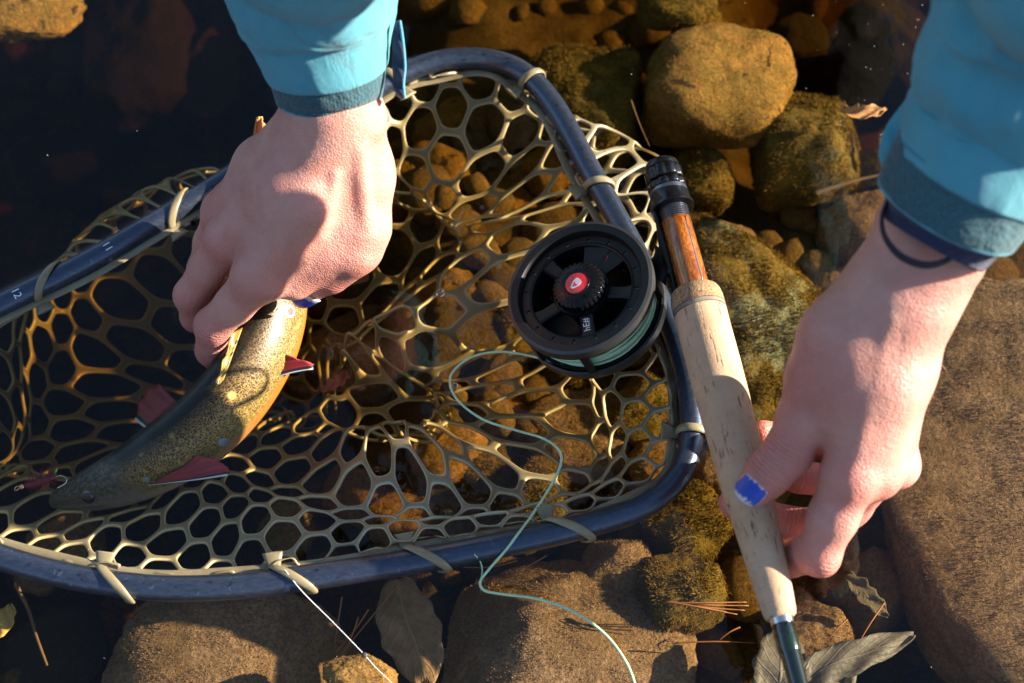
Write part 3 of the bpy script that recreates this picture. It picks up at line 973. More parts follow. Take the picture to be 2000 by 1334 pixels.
fin('pectoral_fin', P(335, 925, -.008), P(290, 948, -.012), P(472, 925, -.003), P(390, 882, -.002), M_FIN, 0.003, 'red fin with white leading edge below the gill')
fin('pectoral_fin', P(362, 800, -.014), P(300, 845, -.016), P(256, 815, -.026), P(300, 738, -.024), M_FIN, 0.003, 'dark red fin on the far side')
fin('pelvic_fin', P(540, 692, -.004), P(505, 752, -.006), P(632, 716, .003), P(572, 698, .004), M_FIN, 0.002, 'red fin with white edge behind the belly')
fin('dorsal_fin', P(474, 640, .024), P(436, 745, .018), P(416, 768, .020), P(452, 655, .027), M_DORSAL, 0.001, 'yellow fin with black spots folded along the back')
fin('tail_fin', P(495, 290, .018), P(524, 300, .021), P(524, 262, .037), P(506, 214, .052), M_TAIL, 0.001, 'orange tail tip sticking up behind the wrist')
fin('tail_fin', P(492, 296, .018), P(512, 300, .017), P(494, 264, .032), P(505, 218, .051), M_TAIL, 0.001)
# eye, gill cover, jaw line
M_EYE = simple('fish_eye', (0.01, 0.012, 0.03), 0.08, Coat_Weight=1.0)
M_EYER = simple('fish_iris', (0.42, 0.33, 0.16), 0.25, Metallic=0.4)
i_eye = int(np.argmin(np.abs(arc - 0.026)))
for sg in (1, -1):
    ec = spine[i_eye] + W[i_eye] * sg * ft_s[i_eye] * 0.96 + B[i_eye] * fh_s[i_eye] * 0.02
    fr_m = basis(T[i_eye], B[i_eye], W[i_eye] * sg, ec)
    v, f = lathe([(0.0, 0.0018), (0.0022, 0.0015), (0.0040, 0.0006), (0.0046, -0.0014)], 24)
    o = mesh_obj('eye', [tuple(fr_m @ Vector(tuple(p))) for p in v], f, M_EYER); child(o, trout)
    v, f = lathe([(0.0, 0.0026), (0.0024, 0.0023), (0.0034, 0.0017), (0.0036, 0.0006)], 24)
    o2 = mesh_obj('pupil', [tuple(fr_m @ Vector(tuple(p))) for p in v], f, M_EYE); o2.parent = o; pass
    # jaw
    jl = []
    for k in np.linspace(0.004, 0.040, 12):
        i = int(np.argmin(np.abs(arc - k)))
        fr_ = -0.35 - 0.25 * (k / 0.04)
        jl.append(spine[i] + B[i] * fh_s[i] * fr_ + W[i] * sg * ft_s[i] * math.sqrt(max(0.05, 1 - fr_ ** 2)) * 1.02)
    child(tube('jaw', np.array(jl), np.linspace(0.0012, 0.0007, 12), M_FISH, None, 8), trout)

# ------------------------------------------------------------------ artificial fly in the trout's lip
fc = P(75, 942, -0.012)
fly = empty('fishing_fly', fc)
tag(fly, 'dark red hackled fishing fly at the mouth of the trout', 'fly')
M_FLYB = simple('fly_body', (0.16, 0.01, 0.02), 0.6, 0.3)
M_HACK = simple('fly_hackle', (0.20, 0.012, 0.015), 0.45)
M_GOLD = simple('fly_bead', (0.72, 0.45, 0.22), 0.15, Metallic=1.0)
M_STEEL = simple('hook_steel', (0.55, 0.5, 0.42), 0.2, Metallic=1.0)
M_FLASH = simple('fly_flash', (0.25, 0.75, 0.12), 0.15, Metallic=0.6)
fd0 = P(46, 950, -0.012); fd1 = P(108, 932, -0.012)
fx = unit(fd1 - fd0)
body_p = np.array([fd0 + (fd1 - fd0) * k for k in np.linspace(0, 1, 9)])
child(tube('fly_body', body_p, [0.001, 0.0016, 0.002, 0.0022, 0.0022, 0.0021, 0.0019, 0.0014, 0.0006], M_FLYB, None, 10), fly)
child(mesh_obj('bead', ICO3[0] * 0.0017 + (fd0 - fx * 0.0008), ICO3[1], M_GOLD), fly)
ring_c = fd0 - fx * 0.0036
rg_ = [ring_c + 0.0012 * (fx * math.cos(a) + np.array((0, 1, 0)) * math.sin(a)) for a in np.linspace(0, 2 * np.pi, 14, endpoint=False)]
child(tube('hook_eye', np.array(rg_), 0.00032, M_GOLD, None, 8, True), fly)
hk = [fd1, fd1 + fx * 0.003, fd1 + fx * 0.006 + np.array((0, -0.002, -0.001)), fd1 + fx * 0.006 + np.array((0, -0.005, -0.001)), fd1 + fx * 0.002 + np.array((0, -0.007, 0))]
child(tube('hook', catmull(hk, 5), 0.0004, M_STEEL, None, 8), fly)
mb = MB(); mf = MB()
for k in range(170):
    s = rng.uniform(0.05, 0.95); a = rng.uniform(0, 2 * np.pi)
    b0 = fd0 + (fd1 - fd0) * s
    pv = np.cross(fx, (0, 0, 1)); d = unit(pv * math.cos(a) + np.array((0, 0, 1)) * math.sin(a) + fx * rng.uniform(0.0, 0.6))
    if d[1] < -0.3 and rng.random() < 0.6: d[1] *= -1
    L = rng.uniform(0.004, 0.0095)
    b1 = b0 + d * L * 0.5 + rng.normal(0, 0.0003, 3); b2 = b0 + d * L + rng.normal(0, 0.0007, 3)
    v, f = loft(np.array([b0, b1, b2]), [0.00014, 0.00011, 0.00004], n=4)
    (mb).add(v, f)
hk_o = child(mb.build('hackle', M_HACK), fly); hk_o['kind'] = 'stuff'
for k in range(4):
    b0 = fd0 + (fd1 - fd0) * (0.93 + 0.03 * k) + np.array((0, 0.0015, 0.0005 * k)); b1 = b0 + np.array((0.0008, 0.0028, 0.0006))
    v, f = loft(np.array([b0, b1]), 0.0003, n=5); mf.add(v, f)
child(mf.build('flash', M_FLASH), fly)

# ------------------------------------------------------------------ fly rod
RZ = 0.047
def rod_pt(py): # straight axis in the photo
    x = 1297 + (py - 345) * 0.2650
    return P(x, py, RZ)
r0 = rod_pt(300); r1 = rod_pt(1334)
rax = unit(r1 - r0)
rod = empty('fly_rod', rod_pt(850))
tag(rod, 'fly rod with cork grip and burl wood reel seat held by a hand', 'fishing rod')
rup = np.array((0, 0, 1.0)); rsd = unit(np.cross(rax, rup)); rup = np.cross(rsd, rax)
def rod_s(py): return float((rod_pt(py) - r0) @ rax)
def rod_lathe(name, prof, mat, n=40, parent=rod, bumps=0.0, smooth=True):
    """prof: (photo y, half width px)"""
    pts = []; rs = []
    for py, hw in prof:
        pts.append(rod_pt(py)); rs.append(hw * S(1297 + (py - 345) * 0.265, py, RZ))
    pts = np.array(pts)
    ang = np.linspace(0, 2 * np.pi, n, endpoint=False)
    vs = []; fs = []
    for i, (p, r) in enumerate(zip(pts, rs)):
        for a in ang:
            vs.append(p + (rsd * math.cos(a) + rup * math.sin(a)) * r)
    for i in range(len(pts) - 1):
        for j in range(n):
            k = (j + 1) % n
            fs.append((i * n + j, (i + 1) * n + j, (i + 1) * n + k, i * n + k))
    fs.append(tuple(range(n))); fs.append(tuple(range(len(pts) * n - 1, (len(pts) - 1) * n - 1, -1)))
    o = mesh_obj(name, vs, fs, mat, smooth=smooth)
    if not smooth: pass
    o.data.set_sharp_from_angle(angle=math.radians(40))
    if parent: child(o, parent)
    return o
def cork_mat():
    m = N('cork')
    c = m.co('Object')
    # rings run round the axis: coordinate along the axis
    al = m.n('VectorMath', {0: c, 1: tuple(rax)}, operation='DOT_PRODUCT').outputs['Value']
    b = m.noise(c, 60, 4, 0.6)
    base = m.mix(m.mrange(b, 0.3, 0.7), (0.45, 0.275, 0.155), (0.57, 0.375, 0.23))
    strk = m.n('TexNoise', {'Vector': m.n('CombineXYZ', {0: m.math('MULTIPLY', al, 55.0), 1: m.n('VectorMath', {0: c, 1: tuple(rsd * 420)}, operation='DOT_PRODUCT').outputs['Value'], 2: m.n('VectorMath', {0: c, 1: tuple(rup * 420)}, operation='DOT_PRODUCT').outputs['Value']}).outputs[0], 'Scale': 1.0, 'Detail': 4.0, 'Roughness': 0.65, 'Distortion': 0.9}).outputs[0]
    pits = m.mrange(strk, 0.60, 0.65)
    base = m.mix(m.math('MULTIPLY', pits, 0.85), base, (0.12, 0.06, 0.025))
    ringn = m.n('TexNoise', {'Vector': m.n('CombineXYZ', {0: m.math('MULTIPLY', al, 900.0), 1: m.math('MULTIPLY', b, 2.0), 2: 0.0}).outputs[0], 'Scale': 1.0, 'Detail': 3.0}).outputs[0]
    base = m.mix(m.mrange(ringn, 0.45, 0.75, 0.0, 0.35), base, (0.36, 0.22, 0.11))
    sp = m.mrange(m.noise(c, 900, 3, 0.7), 0.60, 0.72)
    base = m.mix(m.math('MULTIPLY', sp, 0.35), base, (0.25, 0.14, 0.06))
    # grip dirt where hands hold it
    dirt = m.mrange(m.noise(c, 35, 4, 0.6, 0.5), 0.45, 0.7)
    base = m.mix(m.math('MULTIPLY', dirt, 0.3), base, (0.36, 0.27, 0.19))
    nor = m.bump(m.math('SUBTRACT', m.math('MULTIPLY', m.noise(c, 700, 3), 0.4), pits), 0.6, 0.0007)
    return m.pbr(base, 0.75, nor)
M_CORK = cork_mat()
def rubcork():
    m = N('rubberised_cork')
    c = m.co('Object')
    v = m.n('TexVoronoi', {'Vector': c, 'Scale': 900.0})
    base = m.ramp(m.n('SeparateColor', {0: v.outputs['Color']}).outputs[0], [(0.0, (0.20, 0.11, 0.05)), (0.5, (0.30, 0.18, 0.085)), (0.85, (0.36, 0.23, 0.12)), (1.0, (0.08, 0.05, 0.03))])
    return m.pbr(base, 0.8, m.bump(v.outputs['Distance'], 0.3, 0.0005))
M_RCORK = rubcork()
M_CRING = simple('grey_cork_ring', (0.16, 0.135, 0.10), 0.85, 0.5)
def wood():
    m = N('burl_wood')
    c = m.co('Object')
    d = m.n('TexNoise', {'Vector': c, 'Scale': 45.0, 'Detail': 3.0}).outputs['Color']
    c2 = m.n('VectorMath', {0: c, 1: m.n('VectorMath', {0: d, 1: (0.02, 0.02, 0.02)}, operation='MULTIPLY').outputs[0]}, operation='ADD').outputs[0]
    g = m.n('TexNoise', {'Vector': m.n('VectorMath', {0: c2, 1: (260, 90, 260)}, operation='MULTIPLY').outputs[0], 'Scale': 1.0, 'Detail': 5.0, 'Roughness': 0.65, 'Distortion': 1.5}).outputs[0]
    base = m.ramp(g, [(0.25, (0.06, 0.014, 0.002)), (0.45, (0.19, 0.05, 0.006)), (0.58, (0.32, 0.10, 0.015)), (0.75, (0.42, 0.16, 0.03))])
    return m.pbr(base, 0.25, None, Coat_Weight=0.6, Coat_Roughness=0.14)
M_WOOD = wood()
M_BLACK = simple('black_anodised', (0.012, 0.012, 0.014), 0.28, Metallic=0.6, Coat_Weight=0.3)
M_GUN = simple('gunmetal', (0.16, 0.17, 0.20), 0.3, Metallic=0.9)
M_SILV = simple('nickel', (0.55, 0.55, 0.53), 0.25, Metallic=1.0)
def blank_mat():
    m = N('green_blank')
    c = m.co('Object')
    return m.pbr(m.mix(m.noise(c, 40, 3), (0.002, 0.004, 0.0015), (0.004, 0.009, 0.0025)), 0.12, None, Coat_Weight=1.0, Coat_Roughness=0.03)
M_BLANK = blank_mat()
rod_lathe('grip', [(611, 50), (613, 52), (640, 51.5), (680, 52), (720, 52.5), (770, 52), (820, 51), (870, 50.5), (920, 50), (970, 48), (1020, 45), (1060, 42.5), (1100, 40), (1140, 37.5), (1175, 35), (1195, 33), (1203, 31), (1207, 27), (1208, 20)], M_CORK, 56)
rod_lathe('grip_ring', [(603, 50.5), (604, 52.2), (610.5, 52.4), (611, 50)], M_CRING, 48)
rod_lathe('grip_collar', [(566, 36), (567, 42), (570, 46), (576, 49.5), (586, 51.8), (602.5, 52.4), (603, 50)], M_RCORK, 48)
rod_lathe('reel_seat', [(432, 28.5), (433, 29.5), (500, 30.5), (570, 31)], M_WOOD, 48)
thr = []
for k in range(7):
    y = 410 + k * 3.6
    thr += [(y, 26.5), (y + 0.9, 29.5), (y + 1.8, 29.5), (y + 2.7, 26.5)]
rod_lathe('threaded_barrel', [(404, 26)] + thr + [(435.5, 27)], M_GUN, 40)
rod_lathe('sliding_hood', [(382, 36), (383, 38.5), (400, 39.5), (404, 43), (409, 43), (410, 38)], M_BLACK, 48)
def nut(y0, y1, hw, lobes=9):
    o = rod_lathe('lock_nut', [(y0, hw - 4), (y0 + 1.5, hw - 1), (y0 + 3, hw), (y1 - 3, hw), (y1 - 1.5, hw - 1), (y1, hw - 4)], M_BLACK, 72)
    c0 = rod_pt((y0 + y1) / 2)
    for v in o.data.vertices:
        p = np.array(v.co); rel_ = p - c0; al = rel_ @ rax; rd = rel_ - al * rax; r = np.linalg.norm(rd)
        if r > (hw - 2) * 0.00026:
            an = math.atan2(rd @ rup, rd @ rsd)
            k = 1.0 - 0.07 * (math.sin(an * lobes) > 0.35)
            v.co = c0 + al * rax + rd * k
    return o
nut(334, 356, 37); nut(360, 373, 38, 9)
rod_lathe('butt_cap', [(318, 20), (320, 29), (323, 32.5), (328, 34), (333, 34), (334, 30)], M_BLACK, 48)
rod_lathe('seat_ring', [(374, 36), (375, 37.5), (379, 37.5), (381, 35)], M_GUN, 48)
rod_lathe('winding_check', [(1207, 20), (1207.5, 23.5), (1219, 22.5), (1220, 20)], M_SILV, 32)
rod_lathe('blank', [(1219, 20.5), (1222, 22), (1235, 22), (1260, 21), (1290, 20), (1330, 19.5), (1400, 19), (1600, 18), (2300, 15)], M_BLANK, 32)
rod_lathe('thread_wrap', [(1240, 22.2), (1242, 22.9), (1272, 22.2), (1274, 21.4)], simple('green_thread', (0.004, 0.014, 0.003), 0.15, Coat_Weight=1.0), 32)
# seam line in the wood seat
sl_ = [rod_pt(y) + (rsd * -math.cos(1.15) + rup * math.sin(1.15)) * 30.7 * S(1330, y, RZ) for y in np.linspace(437, 566, 12)] if False else [rod_pt(y) + (rsd * math.cos(math.radians(118)) * -1 * -1 + rup * math.sin(math.radians(118))) * (29.6 + (y - 433) * 0.0105) * S(1297 + (y - 345) * .265, y, RZ) for y in np.linspace(437, 566, 12)]
child(tube('seat_inlay', np.array(sl_), 0.00035, M_SILV, None, 6), rod)

# ------------------------------------------------------------------ fly reel
RC = P(1146, 584, 0.027)            # middle of the drum
rz = unit(np.array((-0.37, 0.03, 1.0)))
rx = unit(rod_pt(500) - RC - rz * ((rod_pt(500) - RC) @ rz))    # foot direction, to the rod
ry = np.cross(rz, rx)
RM = basis(rx, ry, rz, (0, 0, 0))
reel = empty('fly_reel', RC)
reel.rotation_euler = RM.to_euler()
tag(reel, 'black large arbor fly reel with red emblem mounted on the rod', 'fishing reel')
def m_black(name, col, rough, met):
    m = N(name)
    c = m.co('Object')
    return m.pbr(col, m.mrange(m.noise(c, 120, 4), 0.3, 0.7, rough - 0.06, rough + 0.1), m.bump(m.noise(c, 2500, 2), 0.12, 0.0003), Metallic=met, Specular_IOR_Level=0.28)
M_FRAME = m_black('reel_frame_black', (0.006, 0.0055, 0.006), 0.42, 0.0)
M_RIM = m_black('reel_rim_grey', (0.07, 0.07, 0.068), 0.40, 0.7)
M_SPOOL = m_black('reel_spool_black', (0.007, 0.006, 0.006), 0.42, 0.0)
M_KNOB = m_black('reel_knob_black', (0.008, 0.008, 0.009), 0.22, 0.4)
M_RED = simple('emblem_red', (0.62, 0.008, 0.015), 0.3, Coat_Weight=0.6)
M_EWH = simple('emblem_white', (0.72, 0.70, 0.72), 0.4)
def part(name, vf, mat, parent=reel, smooth=True, sharp=35):
    o = mesh_obj(name, vf[0], vf[1], mat, parent, smooth)
    o.data.set_sharp_from_angle(angle=math.radians(sharp))
    return o
RR = 0.0405
# front rim ring (part of the frame) and back plate
part('front_rim', lathe([(RR - 0.0060, 0.0125), (RR - 0.0052, 0.0142), (RR - 0.0010, 0.0146), (RR + 0.0004, 0.0138), (RR + 0.0006, 0.0075), (RR - 0.0002, 0.0065), (RR - 0.0050, 0.0065), (RR - 0.0060, 0.0075)], 96, True), M_FRAME)
part('rim_chamfer', lathe([(RR - 0.0012, 0.01475), (RR + 0.0006, 0.0140), (RR + 0.00085, 0.0120), (RR + 0.0007, 0.0085), (RR + 0.0004, 0.0085), (RR - 0.0012, 0.0143)], 96, True), M_RIM)
def plate(r0_, r1_, z0, z1, n_slots, s0, s1, duty, nseg=144):
    """ring plate with radial slots cut through: built as wedge boxes around the slots"""
    vs = []; fs = []
    rads = [r0_, s0, s1, r1_]
    ang = np.linspace(0, 2 * np.pi, nseg, endpoint=False)
    def solid(i, band):
        if band != 1: return True
        return ((i * n_slots / nseg) % 1.0) < duty
    idx = {}
    def vtx(i, b, top):
        k = (i % nseg, b, top)
        if k not in idx:
            a = ang[i % nseg]; idx[k] = len(vs); vs.append((rads[b] * math.cos(a), rads[b] * math.sin(a), z1 if top else z0))
        return idx[k]
    for i in range(nseg):
        for b in range(3):
            if not solid(i, b): continue
            fs.append((vtx(i, b, 1), vtx(i, b + 1, 1), vtx(i + 1, b + 1, 1), vtx(i + 1, b, 1)))
            fs.append((vtx(i, b, 0), vtx(i + 1, b, 0), vtx(i + 1, b + 1, 0), vtx(i, b + 1, 0)))
            if b == 0 or not solid(i, b - 1): fs.append((vtx(i, b, 0), vtx(i, b, 1), vtx(i + 1, b, 1), vtx(i + 1, b, 0)))
            if b == 2 or not solid(i, b + 1): fs.append((vtx(i, b + 1, 1), vtx(i, b + 1, 0), vtx(i + 1, b + 1, 0), vtx(i + 1, b + 1, 1)))
            if b == 1:
                if not solid(i - 1 if i else nseg - 1, b): fs.append((vtx(i, b, 0), vtx(i, b + 1, 0), vtx(i, b + 1, 1), vtx(i, b, 1)))
                if not solid((i + 1) % nseg, b): fs.append((vtx(i + 1, b, 1), vtx(i + 1, b + 1, 1), vtx(i + 1, b + 1, 0), vtx(i + 1, b, 0)))
    return vs, fs
part('back_plate', plate(0.008, RR - 0.001, -0.0165, -0.0140, 18, 0.0285, 0.0335, 0.72), M_FRAME)
part('back_rim', lathe([(RR - 0.0012, -0.0172), (RR + 0.0002, -0.0168), (RR + 0.0008, -0.0150), (RR + 0.0006, -0.0105), (RR - 0.0008, -0.0102), (RR - 0.0014, -0.0130)], 96, True), M_RIM)
part('back_boss', lathe([(0.0, -0.0215), (0.011, -0.0215), (0.0135, -0.0195), (0.014, -0.0160), (0.010, -0.0150), (0.0, -0.0150)], 48), M_FRAME)
# pillars that join rim and plate, on both sides of the line exit
def pillar(a, wd):
    vs = []; fs = []
    n = 7
    for i in range(n):
        aa = a + wd * (i / (n - 1) - 0.5)
        for r in (RR - 0.0018, RR + 0.0002):
            for z in (-0.0130, 0.0090):
                vs.append((r * math.cos(aa), r * math.sin(aa), z))
    for i in range(n - 1):
        b = i * 4; c = b + 4
        fs += [(b, c, c + 1, b + 1), (b + 2, b + 3, c + 3, c + 2), (b, b + 2, c + 2, c), (b + 1, c + 1, c + 3, b + 3)]
    fs += [(0, 1, 3, 2), ((n - 1) * 4, (n - 1) * 4 + 2, (n - 1) * 4 + 3, (n - 1) * 4 + 1)]
    part('pillar', (vs, fs), M_FRAME)
a0 = 0.0
pillar(0.0, 0.60)
exit_dir = P(1135, 735, 0.01) - RC
ea = math.atan2(exit_dir @ ry, exit_dir @ rx)
pillar(ea + 0.22, 0.11); pillar(ea - 0.62, 0.10); pillar(math.pi * 0.62, 0.25); pillar(math.pi * 0.98, 0.25)
# spool: ported face, drum, arms, hub
part('spool_face', plate(0.0290, RR - 0.0062, 0.0085, 0.0100, 16, 0.0302, 0.0326, 0.80), M_SPOOL)
part('spool_wall', lathe([(0.0284, 0.0100), (0.0290, 0.0104), (0.0300, 0.0100), (0.0298, -0.0125), (0.0290, -0.0125)], 96, True), M_SPOOL)
part('spool_flange', plate(0.0285, RR - 0.0022, -0.0128, -0.0112, 16, 0.0320, 0.0345, 0.80), M_SPOOL)
spk = part('hub', lathe([(0.0, 0.0105), (0.0105, 0.0105), (0.0125, 0.0090), (0.0130, 0.0020), (0.0120, -0.0120), (0.0, -0.0120)], 64), M_SPOOL)
def arm(a):
    vs = []; fs = []
    secs = [(0.011, 0.0048, 0.0098, 0.0030), (0.017, 0.0036, 0.0092, 0.0035), (0.024, 0.0036, 0.0090, 0.0035), (0.0295, 0.0046, 0.0096, 0.0030)]
    c, s = math.cos(a), math.sin(a)
    for r, w2, zt, zb in secs:
        for (yy, zz) in ((-w2, zb), (-w2, zt - 0.001), (-w2 + 0.001, zt), (w2 - 0.001, zt), (w2, zt - 0.001), (w2, zb)):
            vs.append((r * c - yy * s, r * s + yy * c, zz))
    for i in range(3):
        for j in range(6):
            k = (j + 1) % 6
            fs.append((i * 6 + j, i * 6 + k, (i + 1) * 6 + k, (i + 1) * 6 + j))
    fs += [tuple(range(5, -1, -1)), tuple(range(18, 24))]
    return part('spool_arm', (vs, fs), M_SPOOL, sharp=25)
# the arm with lettering points straight down the picture
dn = P(1150, 660, 0.02) - P(1138, 590, 0.02)
da = math.atan2(dn @ ry, dn @ rx)
for k in range(5):
    arm(da + k * 2 * math.pi / 5)
ad = np.array((math.cos(da), math.sin(da), 0)); ap = np.array((-math.sin(da), math.cos(da), 0))
text_mesh('lettering', 'hE#', 0.0052, M_EWH, basis(-ad, -ap, (0, 0, 1), ad * 0.0215 + np.array((0, 0, 0.00925))), 0.00004).parent = reel
# red lettering on the broad part of the spool near the rod
da2 = math.atan2((P(1212, 515, 0.02) - RC) @ ry, (P(1212, 515, 0.02) - RC) @ rx)
bd = np.array((math.cos(da2), math.sin(da2), 0)); bp = np.array((-math.sin(da2), math.cos(da2), 0))
vs = []; fs = []
nn = 24
for i in range(nn + 1):
    aa = da2 + (i / nn - 0.5) * 0.95
    for r in (0.0120, 0.0295):
        for z in (0.0060, 0.0088):
            vs.append((r * math.cos(aa), r * math.sin(aa), z))
for i in range(nn):
    b = i * 4; c = b + 4
    fs += [(b, c, c + 1, b + 1), (b + 2, b + 3, c + 3, c + 2), (b, b + 2, c + 2, c), (b + 1, c + 1, c + 3, b + 3)]
part('spool_web', (vs, fs), M_SPOOL)
text_mesh('lettering', 'LIN', 0.0048, simple('red_print', (0.35, 0.01, 0.02), 0.5), basis(bp, -bd, (0, 0, 1), bd * 0.0232 + np.array((0, 0, 0.00885))), 0.00004).parent = reel
# drag knob with knurled rim, emblem
kn = 30
prof_k = [(0.0, 0.0180), (0.0085, 0.0180), (0.0118, 0.0172), (0.0142, 0.0160), (0.0147, 0.0150), (0.0146, 0.0120), (0.0135, 0.0108), (0.0, 0.0108)]
v, f = lathe(prof_k, kn * 6)
v = np.array(v)
an = np.arctan2(v[:, 1], v[:, 0]); rad = np.hypot(v[:, 0], v[:, 1])
gr = (np.sin(an * kn) > 0.55) & (rad > 0.0138) & (v[:, 2] < 0.0165) & (v[:, 2] > 0.0112)
v[gr, 0] *= 0.945; v[gr, 1] *= 0.945
knob = part('drag_knob', (v, f), M_KNOB, sharp=30)
part('knob_base', lathe([(0.0, 0.0112), (0.0156, 0.0112), (0.0161, 0.0104), (0.0161, 0.0090), (0.0, 0.0090)], 64), M_KNOB)
emb = mesh_obj('emblem', *lathe([(0.0, 0.01835), (0.0060, 0.01835), (0.0064, 0.01825), (0.0065, 0.0179)], 48), M_RED, knob)
rg2 = mesh_obj('emblem_ring', *lathe([(0.0066, 0.0179), (0.0068, 0.0184), (0.0073, 0.0184), (0.0075, 0.0179)], 48), M_KNOB, knob)
# white shield: rounded triangle with a rounded notch (two flat shapes)
def flat_shape(name, pts, z, mat, parent):
    v = [(x, y, z) for x, y in pts] + [(x, y, z - 0.0002) for x, y in pts]
    n = len(pts)
    f = [tuple(range(n))] + [(i, i + n, (i + 1) % n + n, (i + 1) % n) for i in range(n)]
    return mesh_obj(name, v, f, mat, parent, False)
# local 2d axes as seen in the photo: ex = picture right, ey = picture up
ex = unit(np.array((RGT @ rx, RGT @ ry))); ey = np.array((-ex[1], ex[0]))
def e2(x, y): return tuple(ex * x * 0.00112 + ey * y * 0.00112)
out_ = catmull([(-2.6, -2.5), (-2.9, -1.5), (-2.0, 0.6), (-0.6, 2.3), (0.6, 2.7), (2.1, 1.3), (2.3, -0.2), (1.2, -1.6), (-0.6, -2.4), (-1.9, -2.8)], 5, True)
flat_shape('emblem_shield', [e2(x, y) for x, y in out_], 0.01850, M_EWH, knob)
drop = catmull([(-1.95, -1.75), (-1.3, -0.2), (-0.75, 0.9), (-0.55, 0.2), (-0.1, -0.75), (0.75, -1.15), (1.3, -1.05), (0.2, -1.55), (-1.0, -1.85)], 5, True)
flat_shape('emblem_drop', [e2(x, y) for x, y in drop], 0.01860, M_RED, knob)
# click ribs on the knob's cone
for k in range(10):
    a = k * 2 * math.pi / 10
    c, s = math.cos(a), math.sin(a)
    vs = []
    for r, z in ((0.0088, 0.01812), (0.0117, 0.01745), (0.0117, 0.0168), (0.0088, 0.0175)):
        for yy in (-0.0007, 0.0007): vs.append((r * c - yy * s, r * s + yy * c, z))
    fs = [(0, 1, 3, 2), (2, 3, 5, 4), (4, 5, 7, 6), (6, 7, 1, 0), (0, 2, 4, 6), (1, 7, 5, 3)]
    mesh_obj('knob_rib', vs, fs, M_KNOB, knob, False)
# reel foot: arm to the rod and the long foot under the hoods
fo = MB()
RDl = np.array(((rod_pt(490) - RC) @ rx, (rod_pt(490) - RC) @ ry, (rod_pt(490) - RC) @ rz))
raxl = np.array((rax @ rx, rax @ ry, rax @ rz))
bs = np.array((RR - 0.001, 0.0, -0.003))
tp_ = RDl - np.array((0.0095, 0, 0))
st = np.linspace(0, 1, 6)
path = np.array([bs * (1 - k) + tp_ * k for k in st])
v, f = loft(path, [0.011, 0.009, 0.0075, 0.0075, 0.009, 0.012], 0.0035, 16, up=(0, 0, 1)); fo.add(v, f)
pts = []
L0 = rod_s(395) - rod_s(490); L1 = rod_s(580) - rod_s(490)
ks = np.linspace(L0, L1, 11)
path = np.array([RDl - np.array((0.0092, 0, 0)) + raxl * k for k in ks])
hgt = np.array([0.0012, 0.0016, 0.002, 0.0028, 0.0035, 0.0038, 0.0035, 0.0028, 0.002, 0.0016, 0.0012])
v, f = loft(path, hgt, 0.0055, 14, up=(0, 0, 1)); fo.add(v, f)
part('reel_foot', (fo.v, fo.f), M_FRAME)
fi = MB()
v, f = loft(np.array([bs + np.array((0.004, 0.010, 0)), tp_ + raxl * 0.012 + np.array((0.000, 0, 0.004))]), 0.0012, 0.0022, 8); fi.add(v, f)
part('foot_brace', (fi.v, fi.f), M_SILV)

# fly line wound on the drum: turns of one line
M_LINE = simple('fly_line_green', (0.47, 0.66, 0.40), 0.32, 0.12, Subsurface_Weight=0.2, Subsurface_Radius=(0.001, 0.002, 0.001))
wl = MB()
path = []
turns = 15
for lay in range(2):
    for k in range(turns * 40):
        a = k / 40 * 2 * math.pi
        z = -0.0105 + (k / (turns * 40)) * 0.0180
        if lay: z = -0.0105 + 0.0180 - (k / (turns * 40)) * 0.0180
        r = 0.0345 + lay * 0.0012 + 0.0006 * math.sin(a * 1.7 + k * 0.01)
        path.append((r * math.cos(a), r * math.sin(a), z + 0.0010 * math.sin(a * 2.3)))
v, f = loft(np.array(path), 0.00072, n=6)
part('wound_line', (v, f), M_LINE, sharp=180)
part('line_core', lathe([(0.0300, -0.0111), (0.0342, -0.0111), (0.0342, 0.0083), (0.0300, 0.0083)], 64, True), M_LINE)

# loose fly line
ln_px = [(1200, 705, .020), (1165, 712, .016), (1105, 713, .011), (1040, 696, .004), (980, 687, .003), (925, 696, .0025), (888, 722, .002), (879, 750, .002), (897, 785, .002), (945, 820, .002), (1010, 841, .002), (1060, 856, .003),
         (1090, 877, .003), (1096, 902, .003), (1080, 942, .003), (1042, 1002, .005), (1010, 1045, .0125), (990, 1072, .0105), (955, 1112, .003), (938, 1136, .002), (946, 1153, .0015), (978, 1160, .0015), (1050, 1170, .0015), (1120, 1195, .0015), (1180, 1237, .0015), (1222, 1292, .0015), (1246, 1355, .0015), (1290, 1500, .0015)]
lp = catmull([P(*q) for q in ln_px], 8)
fl_o = tube('fly_line', lp, 0.00072, M_LINE, None, 10)
tag(fl_o, 'loose pale green fly line looping from the reel across the hoop', 'fishing line')
reloc(fl_o, lp[len(lp) // 2])
M_TIPPET = simple('leader_clear', (0.75, 0.72, 0.68), 0.2)
tg = tube('line_tag', catmull([P(927, 1083, .0105), P(938, 1097, .004), P(942, 1115, .001), P(938, 1136, .002)], 6), 0.0004, M_LINE)
tag(tg, 'thin loose end of line at the bend of the green fly line', 'fishing line')
reloc(tg, P(940, 1110, 0.002))
ld = tube('leader', catmull([P(556, 1112, .0115), P(590, 1155, .008), P(650, 1215, .002), P(708, 1275, .0008), P(735, 1305, -.002), P(770, 1340, -.004), P(810, 1400, -.004)], 8), 0.00022, M_TIPPET)
tag(ld, 'thin white leader line running from the hoop across the brown rock', 'fishing line')
reloc(ld, P(650, 1215, 0.002))
kn_ = mesh_obj('leader_knot', ICO3[0] * np.array((0.0016, 0.0014, 0.0010)) + P(712, 1279, .0009), ICO3[1], simple('knot_dark', (0.05, 0.04, 0.03), 0.5))
kn_.parent = ld; kn_.matrix_parent_inverse = Matrix.Translation(ld.location).inverted()

